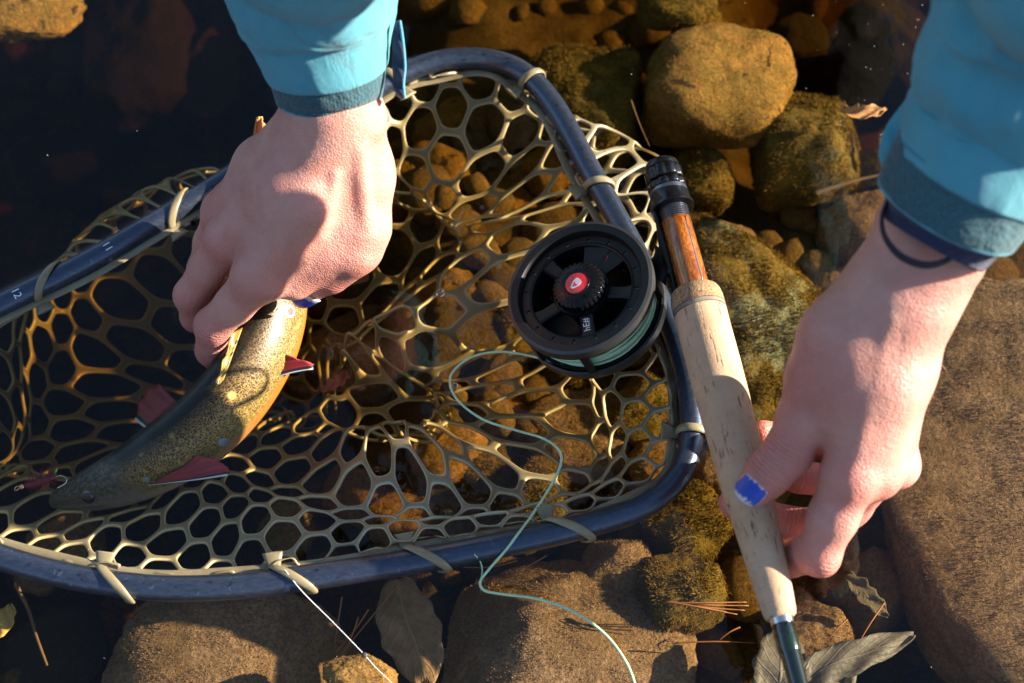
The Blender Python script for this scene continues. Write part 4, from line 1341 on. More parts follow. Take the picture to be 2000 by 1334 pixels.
# ------------------------------------------------------------------ person: body (hands, arms, head) and clothes
def skin_mat():
    m = N('skin')
    c = m.co('Object')
    red = m.attr('red'); cu = m.attr('crease_u'); cm = m.attr('crease_m')
    mott = m.noise(c, 75, 4, 0.6)
    blot = m.noise(c, 28, 3, 0.5)
    base = m.mix(m.mrange(mott, 0.3, 0.7), (0.54, 0.25, 0.185), (0.62, 0.32, 0.25))
    base = m.mix(m.mrange(blot, 0.45, 0.7, 0.0, 0.4), base, (0.54, 0.155, 0.115))
    base = m.mix(m.math('MULTIPLY', red, 0.85), base, (0.52, 0.095, 0.075))
    # knuckle wrinkles
    wob = m.math('ADD', cu, m.math('MULTIPLY', m.math('SUBTRACT', m.noise(c, 160, 2), 0.5), 0.0035))
    wv_ = m.math('POWER', m.math('ABSOLUTE', m.math('SINE', m.math('MULTIPLY', wob, 1500.0))), 0.35)
    wr = m.math('MULTIPLY', m.math('SUBTRACT', 1.0, wv_), cm)
    base = m.mix(m.math('MULTIPLY', wr, 0.55), base, (0.36, 0.13, 0.10))
    v1 = m.n('TexVoronoi', {'Vector': c, 'Scale': 700.0}, feature='DISTANCE_TO_EDGE').outputs['Distance']
    h = m.math('ADD', m.math('MULTIPLY', m.mrange(v1, 0.0, 0.25), 0.32), m.math('MULTIPLY', m.noise(c, 340, 4, 0.65), 0.8))
    h = m.math('ADD', h, m.math('MULTIPLY', m.noise(c, 120, 3), 1.2))
    h = m.math('SUBTRACT', h, m.math('MULTIPLY', wr, 1.6))
    nor = m.bump(h, 0.6, 0.0011)
    rg = m.mrange(m.noise(c, 45, 4), 0.35, 0.65, 0.36, 0.55)
    return m.pbr(base, rg, nor, Subsurface_Weight=0.42, Subsurface_Radius=(1.0, 0.30, 0.16), Subsurface_Scale=0.0075, Specular_IOR_Level=0.45)
M_SKIN = skin_mat()

def pr(px, py, z, r): return (P(px, py, z), r)
def build_hand(wristpairs, meta, fillers, fingers, knobs, tendons, h=0.00115):
    allp = []
    for grp in wristpairs + meta + fingers: allp += grp
    pos = np.array([p for p, r in allp]); rad = np.array([r for p, r in allp])
    lo = (pos - rad[:, None]).min(0) - 0.008; hi = (pos + rad[:, None]).max(0) + 0.008
    s = SDF(lo, hi, h)
    for ch in wristpairs:
        for (a, ra), (b, rb) in zip(ch[:-1], ch[1:]): s.cone(a, b, ra, rb, 0.016)
    for ch in meta:
        for (a, ra), (b, rb) in zip(ch[:-1], ch[1:]): s.cone(a, b, ra, rb, 0.011)
    for (a, ra), (b, rb) in fillers: s.cone(a, b, ra, rb, 0.012)
    for (a, ra), (b, rb) in tendons: s.cone(a, b, ra, rb, 0.004)
    G = np.full(tuple(s.n), 1.0, np.float32)
    for ch in fingers:
        T_ = np.full(tuple(s.n), 1.0, np.float32)
        for (a, ra), (b, rb) in zip(ch[:-1], ch[1:]): s.cone(a, b, ra, rb, 0.004, T_)
        G = smin(G, T_, 0.0004)
    s.D = smin(s.D, G, 0.0045)
    for p, r in knobs: s.cone(p, p + 1e-5, r, r, 0.006)
    V, F = s.mesh(2)
    red = np.zeros(len(V)); cu = np.zeros(len(V)); cm = np.zeros(len(V))
    for ch in fingers:
        for k in range(len(ch)):
            p, r = ch[k]
            d = np.linalg.norm(V - p, axis=1)
            red = np.maximum(red, np.exp(-(d / (r * 1.55)) ** 2) * (0.75 if k > 1 else 0.55) * (k != 1))
            if 1 < k < len(ch) - 1:
                ax = unit(ch[k + 1][0] - ch[k - 1][0])
                al = (V - p) @ ax
                mk = np.exp(-(al / (r * 0.55)) ** 2) * np.exp(-(np.maximum(d - r * 1.25, 0) / (r * 0.4)) ** 2)
                up = mk > cm
                cu = np.where(up, al, cu); cm = np.maximum(cm, mk)
        p, r = ch[-1]
        d = np.linalg.norm(V - p, axis=1)
        red = np.maximum(red, 0.6 * np.exp(-(d / 0.016) ** 2))
    return V, F, red, cu, cm

# hand on the trout (her right hand)
A_w = [[pr(652, 60, .157, .0190), pr(672, 212, .130, .0150), pr(668, 275, .116, .0155)],
       [pr(612, 60, .155, .0190), pr(626, 212, .128, .0152), pr(615, 270, .112, .0160)]]
A_m = [[pr(672, 240, .123, .0150), pr(590, 400, .098, .0145), pr(506, 540, .064, .0132)],
       [pr(655, 240, .124, .0150), pr(545, 370, .098, .0140), pr(450, 466, .064, .0122)],
       [pr(635, 240, .120, .0150), pr(520, 340, .088, .0130), pr(438, 415, .052, .0112)],
       [pr(618, 235, .116, .0150), pr(510, 320, .076, .0120), pr(450, 392, .038, .0102)],
       [pr(690, 255, .112, .0150), pr(700, 350, .092, .0160), pr(700, 445, .073, .0150), pr(694, 482, .066, .0128)]]
A_f = [(pr(660, 300, .100, .020), pr(600, 470, .070, .0165)), (pr(690, 330, .088, .018), pr(650, 470, .066, .0150)), (pr(640, 480, .066, .014), pr(575, 545, .052, .0115)),
       (pr(600, 300, .095, .018), pr(520, 440, .062, .016))]
A_fi = [[pr(506, 540, .064, .0132), pr(459, 594, .046, .0102), pr(416, 636, .028, .0098), pr(415, 684, .003, .0090), pr(432, 712, -.014, .0076)],
        [pr(450, 466, .064, .0122), pr(405, 526, .043, .0097), pr(374, 577, .025, .0094), pr(384, 618, -.002, .0088), pr(415, 640, -.020, .0074)],
        [pr(438, 415, .052, .0112), pr(414, 475, .030, .0098), pr(400, 525, .010, .0094), pr(420, 560, -.014, .0082), pr(445, 575, -.026, .0070)],
        [pr(450, 392, .038, .0102), pr(428, 445, .016, .0086), pr(425, 485, .000, .0084), pr(450, 515, -.016, .0074)],
        [pr(694, 482, .066, .0126), pr(668, 515, .056, .0108), pr(645, 534, .049, .0104), pr(600, 562, .035, .0086)]]
A_k = [pr(500, 540, .067, .0112), pr(446, 464, .066, .0106), pr(436, 412, .053, .0098), pr(692, 490, .066, .0122), pr(716, 232, .128, .0095)]
A_t = [(pr(610, 330, .1175, .0035), pr(512, 524, .0785, .0037)), (pr(575, 320, .1158, .0035), pr(458, 456, .0778, .0037)), (pr(545, 310, .1055, .003), pr(448, 405, .0635, .003)),
       (pr(700, 290, .124, .0038), pr(712, 430, .0875, .0040)), (pr(655, 340, .118, .0016), pr(625, 460, .089, .0015))]
# hand on the cork (her left hand)
B_w = [[pr(1912, 300, .203, .0175), pr(1846, 480, .166, .0148), pr(1800, 590, .148, .0148)],
       [pr(1862, 278, .203, .0170), pr(1790, 452, .168, .0150), pr(1730, 570, .150, .0155)]]
B_m = [[pr(1780, 520, .157, .0150), pr(1700, 740, .120, .0145), pr(1662, 925, .088, .0132)],
       [pr(1805, 530, .156, .0150), pr(1735, 740, .120, .0140), pr(1708, 915, .082, .0128)],
       [pr(1832, 530, .150, .0140), pr(1764, 720, .114, .0130), pr(1738, 898, .068, .0118)],
       [pr(1830, 540, .142, .0140), pr(1765, 700, .098, .0120), pr(1735, 875, .050, .0105)],
       [pr(1720, 560, .148, .0165), pr(1640, 660, .130, .0170), pr(1598, 740, .114, .0150)]]
B_f = [(pr(1740, 600, .140, .020), pr(1650, 740, .115, .018)), (pr(1690, 640, .130, .018), pr(1640, 800, .105, .013))]
B_fi = [[pr(1660, 928, .088, .0130), pr(1628, 1008, .072, .0116), pr(1598, 1078, .056, .0104), pr(1540, 1090, .032, .0092), pr(1480, 1082, .022, .0076)],
        [pr(1708, 918, .080, .0122), pr(1660, 985, .050, .0106), pr(1622, 1030, .027, .0102), pr(1540, 1024, .016, .0088), pr(1432, 982, .026, .0076)],
        [pr(1738, 898, .066, .0112), pr(1695, 930, .036, .0098), pr(1650, 945, .016, .0095), pr(1560, 930, .012, .0084), pr(1470, 905, .020, .0074)],
        [pr(1735, 875, .050, .0102), pr(1690, 885, .024, .0088), pr(1650, 880, .014, .0085), pr(1570, 862, .014, .0078), pr(1490, 846, .022, .0070)],
        [pr(1602, 735, .114, .0150), pr(1568, 820, .097, .0122), pr(1540, 882, .086, .0114), pr(1500, 925, .080, .0108), pr(1474, 953, .0755, .0092)]]
B_k = [pr(1660, 932, .089, .0112), pr(1712, 925, .083, .0112), pr(1754, 912, .069, .0105), pr(1606, 1098, .056, .0060), pr(1880, 515, .163, .0085)]
B_t = [(pr(1740, 620, .1555, .003), pr(1668, 900, .1000, .0035)), (pr(1775, 640, .1510, .003), pr(1712, 890, .0945, .0035)), (pr(1660, 620, .1480, .0035), pr(1600, 730, .1270, .0035))]

bodyV = []; bodyF = []; bR = []; bU = []; bM = []
off = 0
for args in ((A_w, A_m, A_f, A_fi, A_k, A_t), (B_w, B_m, B_f, B_fi, B_k, B_t)):
    V, F, r_, u1, m1 = build_hand(*args)
    bodyV.append(V); bodyF.append(F + off); bR.append(r_); bU.append(u1); bM.append(m1); off += len(V)
# arms inside the sleeves, shoulders, neck and head above the picture
elbA = P(575, -330, .30); elbB = P(2190, -300, .345)
shA = np.array((-0.11, 0.52, 0.62)); shB = np.array((0.31, 0.53, 0.63))
nk = np.array((0.10, 0.52, 0.71)); hdc = np.array((0.10, 0.40, 0.80)); hip = np.array((0.10, 0.95, 0.38))
s = SDF((-0.35, -0.10, 0.05), (0.66, 1.30, 0.98), 0.010)
for a, b, ra, rb in [(P(628, 30, .160), elbA + (0, 0, -.008), .018, .030), (elbA + (0, 0, -.008), shA, .030, .040), (P(1925, 268, .203), elbB + (0.0, 0, -.012), .018, .030), (elbB + (0.0, 0, -.012), shB, .030, .040),
                     (shA, nk, .05, .05), (shB, nk, .05, .05), (nk, hip, .11, .12), (nk, hdc, .055, .055)]:
    s.cone(a, b, ra, rb, 0.03)
s.cone(hdc + (0, .02, .02), hdc + (0, -.05, -.02), .085, .068, 0.03)
s.cone(hdc + (0, -.128, -.03), hdc + (0, -.122, -.055), .008, .013, 0.015)
for sg in (-1, 1): s.cone(hdc + (sg * .082, .0, -.01), hdc + (sg * .088, .0, .02), .010, .012, 0.01)
V, F = s.mesh(3)
bodyV.append(V); bodyF.append(F + off); z0 = np.zeros(len(V)); bR.append(z0); bU.append(z0); bM.append(z0)
person = fast_mesh('person', np.concatenate(bodyV), np.concatenate(bodyF), M_SKIN)
vattr(person, 'red', np.concatenate(bR)); vattr(person, 'crease_u', np.concatenate(bU)); vattr(person, 'crease_m', np.concatenate(bM))
tag(person, 'person in a turquoise jacket gripping trout and fly rod with wet hands', 'person')
reloc(person, (0.1, 0.9, 0.0))

# nails
def nail_mat():
    m = N('nail_blue_polish')
    uv = m.n('Attribute', attribute_name='nail_uv').outputs['Vector']
    sp = m.n('SeparateXYZ', {0: uv})
    nz = m.math('MULTIPLY', m.math('SUBTRACT', m.noise(uv, 3.5, 4, 0.65), 0.5), 0.55)
    lo_ = m.mrange(m.math('ADD', sp.outputs[0], nz), 0.16, 0.24)
    hi_ = m.mrange(m.math('ADD', sp.outputs[0], nz), 0.90, 0.82)
    eg = m.mrange(m.math('ADD', m.math('ABSOLUTE', sp.outputs[1]), m.math('MULTIPLY', nz, 0.6)), 0.97, 0.86)
    pol = m.math('MULTIPLY', m.math('MULTIPLY', lo_, hi_), eg)
    bare = (0.66, 0.50, 0.45)
    blue = m.mix(m.noise(uv, 5, 3), (0.005, 0.025, 0.25), (0.012, 0.06, 0.42))
    return m.pbr(m.mix(pol, bare, blue), 0.38, m.bump(m.math('ADD', pol, m.math('MULTIPLY', m.noise(uv, 9, 3), 0.5)), 0.4, 0.0004), Coat_Weight=0.15, Coat_Roughness=0.25)
M_NAIL = nail_mat()
def nail(ip, tip, r_tip, facing, length, halfw, lift=0.0006, start=-0.35):
    ax = unit(tip - ip); nrm = facing - ax * (facing @ ax); nrm = unit(nrm); sd_ = np.cross(ax, nrm)
    vs = []; uv = []
    nl, nw_ = 12, 12
    for i in range(nl + 1):
        t = i / nl
        l = (t - 0.45) * length
        for j in range(nw_ + 1):
            q = j / nw_ * 2 - 1
            # rounded outline
            wsc = max(0.02, 1 - abs(2 * t - 1) ** 2.8) ** (1 / 2.8)
            a = q * halfw * max(0.10, wsc)
            rr_ = r_tip + lift - 0.0016 * max(0, t - 0.35) ** 2 - 0.0002 * q * q
            vs.append(tip + ax * l + (nrm * math.cos(a) + sd_ * math.sin(a)) * rr_)
            uv.append((t, q, 0))
    fs = [(i * (nw_ + 1) + j, (i + 1) * (nw_ + 1) + j, (i + 1) * (nw_ + 1) + j + 1, i * (nw_ + 1) + j + 1) for i in range(nl) for j in range(nw_)]
    o = mesh_obj('nail', vs, fs, M_NAIL)
    vattr3(o, 'nail_uv', uv)
    add_mod(o, 'SOLIDIFY', thickness=0.0007, offset=-1)
    child(o, person)
    return o
nb = nail(B_fi[4][3][0], B_fi[4][4][0], 0.0094, unit(CAM - B_fi[4][4][0]) + np.array((-0.25, -0.1, 0)), 0.0140, 0.80)
nb['label'] = 'chipped blue varnish on the thumb nail'
na = nail(A_fi[4][2][0], A_fi[4][3][0], 0.0089, np.array((0.15, -0.9, 0.15)), 0.013, 0.85)
na['label'] = 'blue thumb nail beside the trout'

# ---- clothes
def cloth_mat(name, a, b, weave=0.15, dirt=0.25, wscale=2600, sheen=0.2):
    m = N(name)
    c = m.co('Object')
    n1 = m.noise(c, 16, 4, 0.6)
    base = m.mix(m.mrange(n1, 0.3, 0.7), a, b)
    d = m.mrange(m.noise(c, 24, 5, 0.7, 1.2), 0.60, 0.78)
    base = m.mix(m.math('MULTIPLY', d, dirt), base, (0.09, 0.10, 0.09))
    v = m.n('TexVoronoi', {'Vector': c, 'Scale': wscale, 'Randomness': 0.4}).outputs['Distance']
    base = m.mix(m.mrange(v, 0.2, 0.7, 0.0, weave), base, tuple(x * 0.4 for x in a))
    nor = m.bump(m.math('ADD', m.math('MULTIPLY', v, 0.35), m.math('ADD', m.math('MULTIPLY', m.noise(c, 90, 4), 1.2), m.math('MULTIPLY', m.noise(c, 38, 5, 0.65, 1.0), 2.6))), 0.6, 0.0020)
    return m.pbr(base, 0.75, nor, Sheen_Weight=sheen, Sheen_Roughness=0.5)
M_TEAL = cloth_mat('jacket_turquoise', (0.065, 0.30, 0.385), (0.10, 0.40, 0.47), 0.2, 0.75)
M_CUFF = cloth_mat('cuff_mesh', (0.018, 0.085, 0.11), (0.034, 0.135, 0.16), 0.75, 0.2, 620)
M_EDGE = cloth_mat('cuff_edge', (0.07, 0.34, 0.46), (0.09, 0.40, 0.50), 0.1, 0.2)
M_NAVY = cloth_mat('navy_lining', (0.003, 0.006, 0.04), (0.005, 0.010, 0.065), 0.2, 0.1)
M_NAVY2 = cloth_mat('navy_knit', (0.008, 0.009, 0.04), (0.015, 0.02, 0.09), 0.6, 0.1, 900)
def sleeve(name, st, mat, n=120, sub=14, wr=0.0016, hem=0.0, thick=0.0012, asp=0.92, seed=1.0, wl=(0.0, 0.0), sag=0.0):
    """st: (px, py, z, half width px) from the hem upwards"""
    pts = [P(a, b, c) for a, b, c, d in st]
    rs = [d * S(a, b, c) for a, b, c, d in st]
    path = catmull(pts, sub)
    rad = np.interp(np.linspace(0, 1, len(path)), np.linspace(0, 1, len(st)), rs)
    T, U, V = frames(path, up=tuple(-FWD))
    ang = np.linspace(0, 2 * np.pi, n, endpoint=False)
    L = np.concatenate([[0], np.cumsum(np.linalg.norm(np.diff(path, axis=0), axis=1))])
    vs = []
    A2, I2 = np.meshgrid(ang, np.arange(len(path)))
    q = np.stack([np.cos(A2).ravel() * 1.3, np.sin(A2).ravel() * 1.3, L[I2.ravel()] * 20], 1)
    q2 = np.stack([np.cos(A2).ravel() * 1.6 + L[I2.ravel()] * 14, np.sin(A2).ravel() * 1.6, L[I2.ravel()] * 34], 1)
    fade = np.clip(L[I2.ravel()] / 0.03, 0.25, 1)
    rid = 1 - np.abs(fbm(q2, 3, seed + 3)) * 2
    dsp = wr * fade * (1.3 * fbm(q, 3, seed) + 0.9 * rid)
    ca = np.cos(A2).ravel(); sa = np.sin(A2).ravel()
    rr_ = rad[I2.ravel()] + dsp
    base = path[I2.ravel()]
    vs = base + U[I2.ravel()] * (ca * rr_)[:, None] + V[I2.ravel()] * (sa * rr_ * asp)[:, None]
    fs = []
    for i in range(len(path) - 1):
        for j in range(n):
            k = (j + 1) % n
            fs.append((i * n + j, i * n + k, (i + 1) * n + k, (i + 1) * n + j))
    o = mesh_obj(name, vs, fs, mat)
    add_mod(o, 'SOLIDIFY', thickness=thick, offset=-1)
    child(o, person)
    return o, path, rad, (T, U, V)
def ring_tube(name, path_i, rad, fr, i, mat, r=0.0012, asp=0.92, n=96, grow=1.0, arc_=(0, 2 * math.pi)):
    T, U, V = fr
    full = arc_[1] - arc_[0] > 6.2
    ang = np.linspace(arc_[0], arc_[1], n, endpoint=not full)
    pts = np.array([path_i[i] + U[i] * math.cos(a) * rad[i] * grow + V[i] * math.sin(a) * rad[i] * asp * grow for a in ang])
    return child(tube(name, pts, r, mat, None, 8, full, up=tuple(T[i])), person)
stA = [(640, 136, .145, 115), (635, 110, .151, 125), (624, 50, .163, 149), (612, -10, .178, 170), (600, -110, .205, 185), (588, -230, .245, 185), (575, -330, .30, 175)]
slA, pA, rA, fA = sleeve('sleeve', stA, M_TEAL, wr=0.0021, seed=2.0)
slA['label'] = 'turquoise sleeve above the hand holding the trout'
cfA, pcA, rcA, fcA = sleeve('cuff', [(642, 196, .130, 98), (641, 170, .136, 104), (639, 140, .144, 111), (636, 118, .149, 115)], M_CUFF, wr=0.0006, seed=4.0, sub=5)
ring_tube('cuff_edge', pcA, rcA, fcA, 0, M_EDGE, 0.0013)
ring_tube('stitching', pA, rA, fA, 9, simple('stitch', (0.02, 0.11, 0.16), 0.8), 0.00035, grow=1.008)
stB = [(1888, 350, 0.2030, 154), (1908, 318, 0.2090, 161), (1945, 250, 0.2200, 178), (1990, 160, 0.2400, 194), (2035, 50, 0.2620, 204), (2090, -90, 0.2950, 205), (2190, -300, 0.3450, 195)]
slB, pB, rB, fB = sleeve('sleeve', stB, M_TEAL, wr=0.0032, seed=7.0)
slB['label'] = 'soiled turquoise sleeve above the hand holding the rod'
cfB, pcB, rcB, fcB = sleeve('cuff', [(1850, 412, 0.1900, 143), (1862, 393, 0.1940, 147), (1888, 350, 0.2020, 152), (1905, 322, 0.2070, 156)], M_CUFF, wr=0.0006, seed=9.0, sub=5, asp=0.93)
ring_tube('cuff_edge', pcB, rcB, fcB, 0, M_EDGE, 0.0016)
ring_tube('stitching', pB, rB, fB, 8, simple('stitch_b', (0.03, 0.16, 0.24), 0.8), 0.0004, grow=1.008)
blB, _, _, _ = sleeve('base_layer', [(1820, 472, 0.1760, 108), (1845, 432, 0.1830, 117), (1880, 370, 0.1970, 118)], M_NAVY2, wr=0.0014, seed=12.0, sub=8)
blB['label'] = 'navy knit cuff showing under the sleeve'
blA, _, _, _ = sleeve('base_layer', [(641, 178, .136, 88), (640, 150, .142, 92), (632, 60, .160, 100)], M_NAVY2, wr=0.0008, seed=14.0, sub=8)
# wrist tabs hanging at the edge of each cuff
def tab(pts, mat, width_px, name='cuff_tab', lab=None):
    """strip: list of (px,py,z); width towards picture left"""
    vs = []; n = 6
    path = catmull([P(*q) for q in pts], 6)
    wpx = np.interp(np.linspace(0, 1, len(path)), np.linspace(0, 1, len(width_px)), width_px)
    T, U, V = frames(path, up=tuple(-FWD))
    for i, p in enumerate(path):
        for j in range(n + 1):
            t = j / n
            vs.append(p + U[i] * -(t * wpx[i] * 0.00025) + V[i] * (-0.004 * t * t + 0.0009 * math.sin(i * 0.9 + t * 3)))
    fs = [(i * (n + 1) + j, i * (n + 1) + j + 1, (i + 1) * (n + 1) + j + 1, (i + 1) * (n + 1) + j) for i in range(len(path) - 1) for j in range(n)]
    o = mesh_obj(name, vs, fs, mat)
    add_mod(o, 'SOLIDIFY', thickness=0.0016, offset=0); add_mod(o, 'SUBSURF', levels=1, render_levels=1)
    child(o, person)
    if lab: o['label'] = lab
    return path
pt = tab([(781, 40, .170), (787, 80, .163), (791, 130, .153), (788, 165, .147), (791, 192, .142)], M_NAVY, [-6, -20, -26, -22, -12], lab='navy underside of the open cuff tab')
child(tube('tab_edge', pt, 0.0007, M_EDGE, None, 6), person)
pt = tab([(1806, 165, 0.2250), (1790, 215, 0.2160), (1775, 260, 0.2100), (1768, 300, 0.2050), (1755, 352, 0.1970)], M_NAVY, [4, -8, -12, -14, -6], lab='navy inside of the open cuff tab')
tab([(1812, 165, 0.2260), (1790, 225, 0.2140), (1766, 275, 0.2070), (1758, 320, 0.2010), (1752, 362, 0.1950)], M_TEAL, [-10, -30, -38, -32, -8], lab='turquoise cuff tab standing off the sleeve')
# torso of the jacket, waders, hair and cap: unseen above the frame, shaped to darken the water by reflection and shade
s = SDF((-0.42, -0.12, 0.0), (0.72, 1.00, 1.02), 0.010)
for a, b, ra, rb in [(elbA + (elbA - shA) * 0.06, shA, .045, .062), (elbB + (elbB - shB) * 0.06, shB, .048, .062), (shA + (0, .05, .02), shB + (0, .05, .02), .07, .07)]:
    s.cone(a, b, ra, rb, 0.04)
V, F = s.mesh(3)
V = V + 0.006 * fbm(V * 22, 3, 4.0)[:, None] * np.array((0.5, 0.5, 0.7))
jk = fast_mesh('jacket', V, F, M_TEAL); child(jk, person)
M_WADER = cloth_mat('wader_fabric', (0.045, 0.042, 0.03), (0.075, 0.07, 0.05), 0.2, 0.2)
s = SDF((-0.35, 0.25, -0.30), (0.60, 1.30, 0.92), 0.012)
for sg in (-1, 1):
    s.cone((shA, shB)[sg > 0], nk, .082, .092, 0.04)  # dark cover over unseen shoulders and chest, added to keep the reflection dark
    kn0 = np.array((0.11 + sg * 0.14, 0.42, 0.30)); ft_ = np.array((0.11 + sg * 0.15, 0.62, -0.12))  # unseen knees set forward to shade the far water
    s.cone(nk + (sg * .05, .06, -.05), hip + (sg * .05, 0, 0), .135, .150, 0.04); s.cone(hip + (sg * .07, .02, -.02), kn0, .105, .075, 0.04); s.cone(kn0, ft_, .072, .055, 0.02); s.cone(ft_, ft_ + (0, -.14, -.01), .055, .045, 0.02)
V, F = s.mesh(3)
wd_ = fast_mesh('waders', V, F, M_WADER); child(wd_, person)
M_HAIR = simple('hair_brown', (0.10, 0.055, 0.03), 0.5, 0.4)
s = SDF(hdc - 0.17, hdc + 0.17, 0.006)
s.cone(hdc + (0, .035, .03), hdc + (0, .05, -.05), .092, .075, 0.03)
V, F = s.mesh(2)
child(fast_mesh('hair', V, F, M_HAIR), person)
M_CAP = cloth_mat('cap_fabric', (0.06, 0.055, 0.045), (0.09, 0.08, 0.06), 0.2, 0.2)
capv, capf = lathe([(0.0, 0.105), (0.045, 0.098), (0.08, 0.075), (0.100, 0.035), (0.104, 0.0), (0.100, 0.0), (0.0, 0.09)], 48)
CM = Matrix.Translation(Vector(hdc + (0, .005, .02))) @ Matrix.Rotation(math.radians(18), 4, 'X')
cap = mesh_obj('cap', [tuple(CM @ Vector(tuple(p))) for p in capv], capf, M_CAP)
child(cap, person)
bv = []; bf = []
for i in range(13):
    a = math.pi * (1.0 + i / 12) 
    for j in range(6):
        t = j / 5
        r = 0.100 + 0.075 * t * (0.35 + 0.65 * math.sin((a - math.pi)))
        bv.append(tuple(CM @ Vector((r * math.cos(a), r * math.sin(a), 0.004 - 0.02 * t * t - 0.02 * abs(math.cos(a)) * t))))
for i in range(12):
    for j in range(5):
        bf.append((i * 6 + j, (i + 1) * 6 + j, (i + 1) * 6 + j + 1, i * 6 + j + 1))
br = mesh_obj('cap_brim', bv, bf, M_CAP); add_mod(br, 'SOLIDIFY', thickness=0.003); child(br, person)

# hair tie round the wrist
M_BAND = simple('hair_tie_black', (0.006, 0.006, 0.018), 0.7, 0.3)
ht_px = [(1752, 384, 0.1900), (1731, 402, 0.1900), (1722, 432, 0.1890), (1731, 468, 0.1890), (1762, 502, 0.1885), (1808, 518, 0.1875), (1850, 508, 0.1880), (1880, 482, 0.1880), (1897, 455, 0.1840), (1900, 440, 0.1640), (1868, 425, 0.1470), (1815, 405, 0.1430), (1770, 388, 0.1490), (1752, 380, 0.1670)]
hp = catmull([P(*q) for q in ht_px], 6, True)
v, f = loft(hp, 0.0009, 0.0019, 10, True, up=tuple(unit(P(1905, 290, .215) - P(1846, 480, .166))))
ht = mesh_obj('hair_tie', v, f, M_BAND)
tag(ht, 'black elastic hair tie looped round the wrist below the sleeve', 'hair tie')
reloc(ht, hp.mean(0))

# ------------------------------------------------------------------ drowned leaves, twigs, needles, bubbles
def leaf_mat(name, a, b):
    m = N(name)
    c = m.co('Object')
    uv = m.n('Attribute', attribute_name='leaf_uv').outputs['Vector']
    sp = m.n('SeparateXYZ', {0: uv})
    base = m.mix(m.mrange(m.noise(c, 120, 5, 0.7), 0.35, 0.68), a, b)
    vein = m.math('PINGPONG', m.math('SUBTRACT', sp.outputs[0], m.math('MULTIPLY', m.math('ABSOLUTE', sp.outputs[1]), 0.25)), 0.06)
    vm = m.mrange(vein, 0.0, 0.012, 1.0, 0.0)
    mid = m.mrange(m.math('ABSOLUTE', sp.outputs[1]), 0.02, 0.07, 1.0, 0.0)
    vv = m.math('MAXIMUM', vm, mid)
    base = m.mix(m.math('MULTIPLY', vv, 0.4), base, tuple(min(1, x * 1.5) for x in b))
    return m.pbr(base, 0.6, m.bump(m.math('ADD', vv, m.noise(c, 400, 3)), 0.5, 0.0008))
LF_BROWN = leaf_mat('leaf_brown', (0.13, 0.08, 0.045), (0.26, 0.17, 0.10))
LF_GREY = leaf_mat('leaf_grey', (0.06, 0.055, 0.046), (0.135, 0.12, 0.10))
LF_ORANGE = leaf_mat('leaf_orange', (0.28, 0.12, 0.04), (0.48, 0.24, 0.09))
LF_YEL = leaf_mat('leaf_yellow', (0.35, 0.22, 0.05), (0.5, 0.36, 0.10))
LF_RED = leaf_mat('leaf_red', (0.16, 0.04, 0.03), (0.28, 0.08, 0.05))
def leaf(parts_, mat, label, curl=0.25, lob=0.12):
    mb = MB(); uvs = []
    for mid, wmax in parts_:
        path = catmull([P(*q) for q in mid], 8)
        T, U, V = frames(path)
        n = len(path); m_ = 8
        vs = []
        for i in range(n):
            t = i / (n - 1)
            wd = wmax * S(mid[0][0], mid[0][1], mid[0][2]) * (math.sin(math.pi * min(1, t * 0.92 + 0.06)) ** 0.75) * (1 + lob * math.sin(t * 26))
            for j in range(m_ + 1):
                q = j / m_ * 2 - 1
                vs.append(path[i] + U[i] * q * wd + np.array((0, 0, 1)) * (curl * wd * (q * q - 0.3) + 0.0012 * math.sin(t * 17 + q * 4)))
                uvs.append((t, q, 0))
        fs = [(i * (m_ + 1) + j, i * (m_ + 1) + j + 1, (i + 1) * (m_ + 1) + j + 1, (i + 1) * (m_ + 1) + j) for i in range(n - 1) for j in range(m_)]
        mb.add(vs, fs)
    o = mb.build('leaf', mat)
    vattr3(o, 'leaf_uv', uvs)
    add_mod(o, 'SOLIDIFY', thickness=0.0005)
    tag(o, label, 'leaf')
    reloc(o, P(*parts_[0][0][0]))
    return o
leaf([([(775, 1130, -.035), (790, 1200, -.033), (815, 1270, -.033), (835, 1345, -.036)], 58)], LF_BROWN, 'brown drowned leaf lying between the two broad brown rocks', 0.2, 0.06)
leaf([([(1515, 1390, -.025), (1525, 1310, -.022), (1530, 1225, -.03)], 55), ([(1520, 1390, -.025), (1600, 1310, -.022), (1690, 1275, -.022), (1785, 1238, -.026)], 34), ([(1525, 1390, -.028), (1620, 1330, -.026), (1660, 1255, -.03)], 45)], LF_GREY, 'grey lobed drowned leaf behind the dark rod blank', 0.15, 0.08)
leaf([([(1645, 212, -.02), (1680, 222, -.016), (1730, 213, -.016)], 16)], LF_ORANGE, 'small curled orange leaf beside the mossy rock', 0.6, 0.2)
leaf([([(1655, 1120, -.045), (1690, 1160, -.043), (1735, 1205, -.045)], 20)], LF_GREY, 'narrow grey leaf on the cobble under the hand', 0.2, 0.2)
leaf([([(630, 762, -.03), (660, 745, -.028), (685, 722, -.03)], 12)], LF_RED, 'small red leaf under the net beside the trout fin', 0.4, 0.3)
leaf([([(-25, 1250, -.03), (5, 1215, -.028), (20, 1180, -.03)], 22)], LF_YEL, 'yellow leaf drowned under the hoop beside the dark cobble', 0.2, 0.1)
leaf([([(590, 540, -.055), (640, 520, -.055), (720, 545, -.058)], 40)], LF_BROWN, 'tan drowned leaf beside the thumb and trout', 0.25, 0.1)
leaf([([(1790, 300, -.045), (1750, 280, -.043), (1715, 268, -.045)], 22)], LF_BROWN, 'brown leaf scrap by the mossy rock beside the sleeve', 0.3, 0.2)

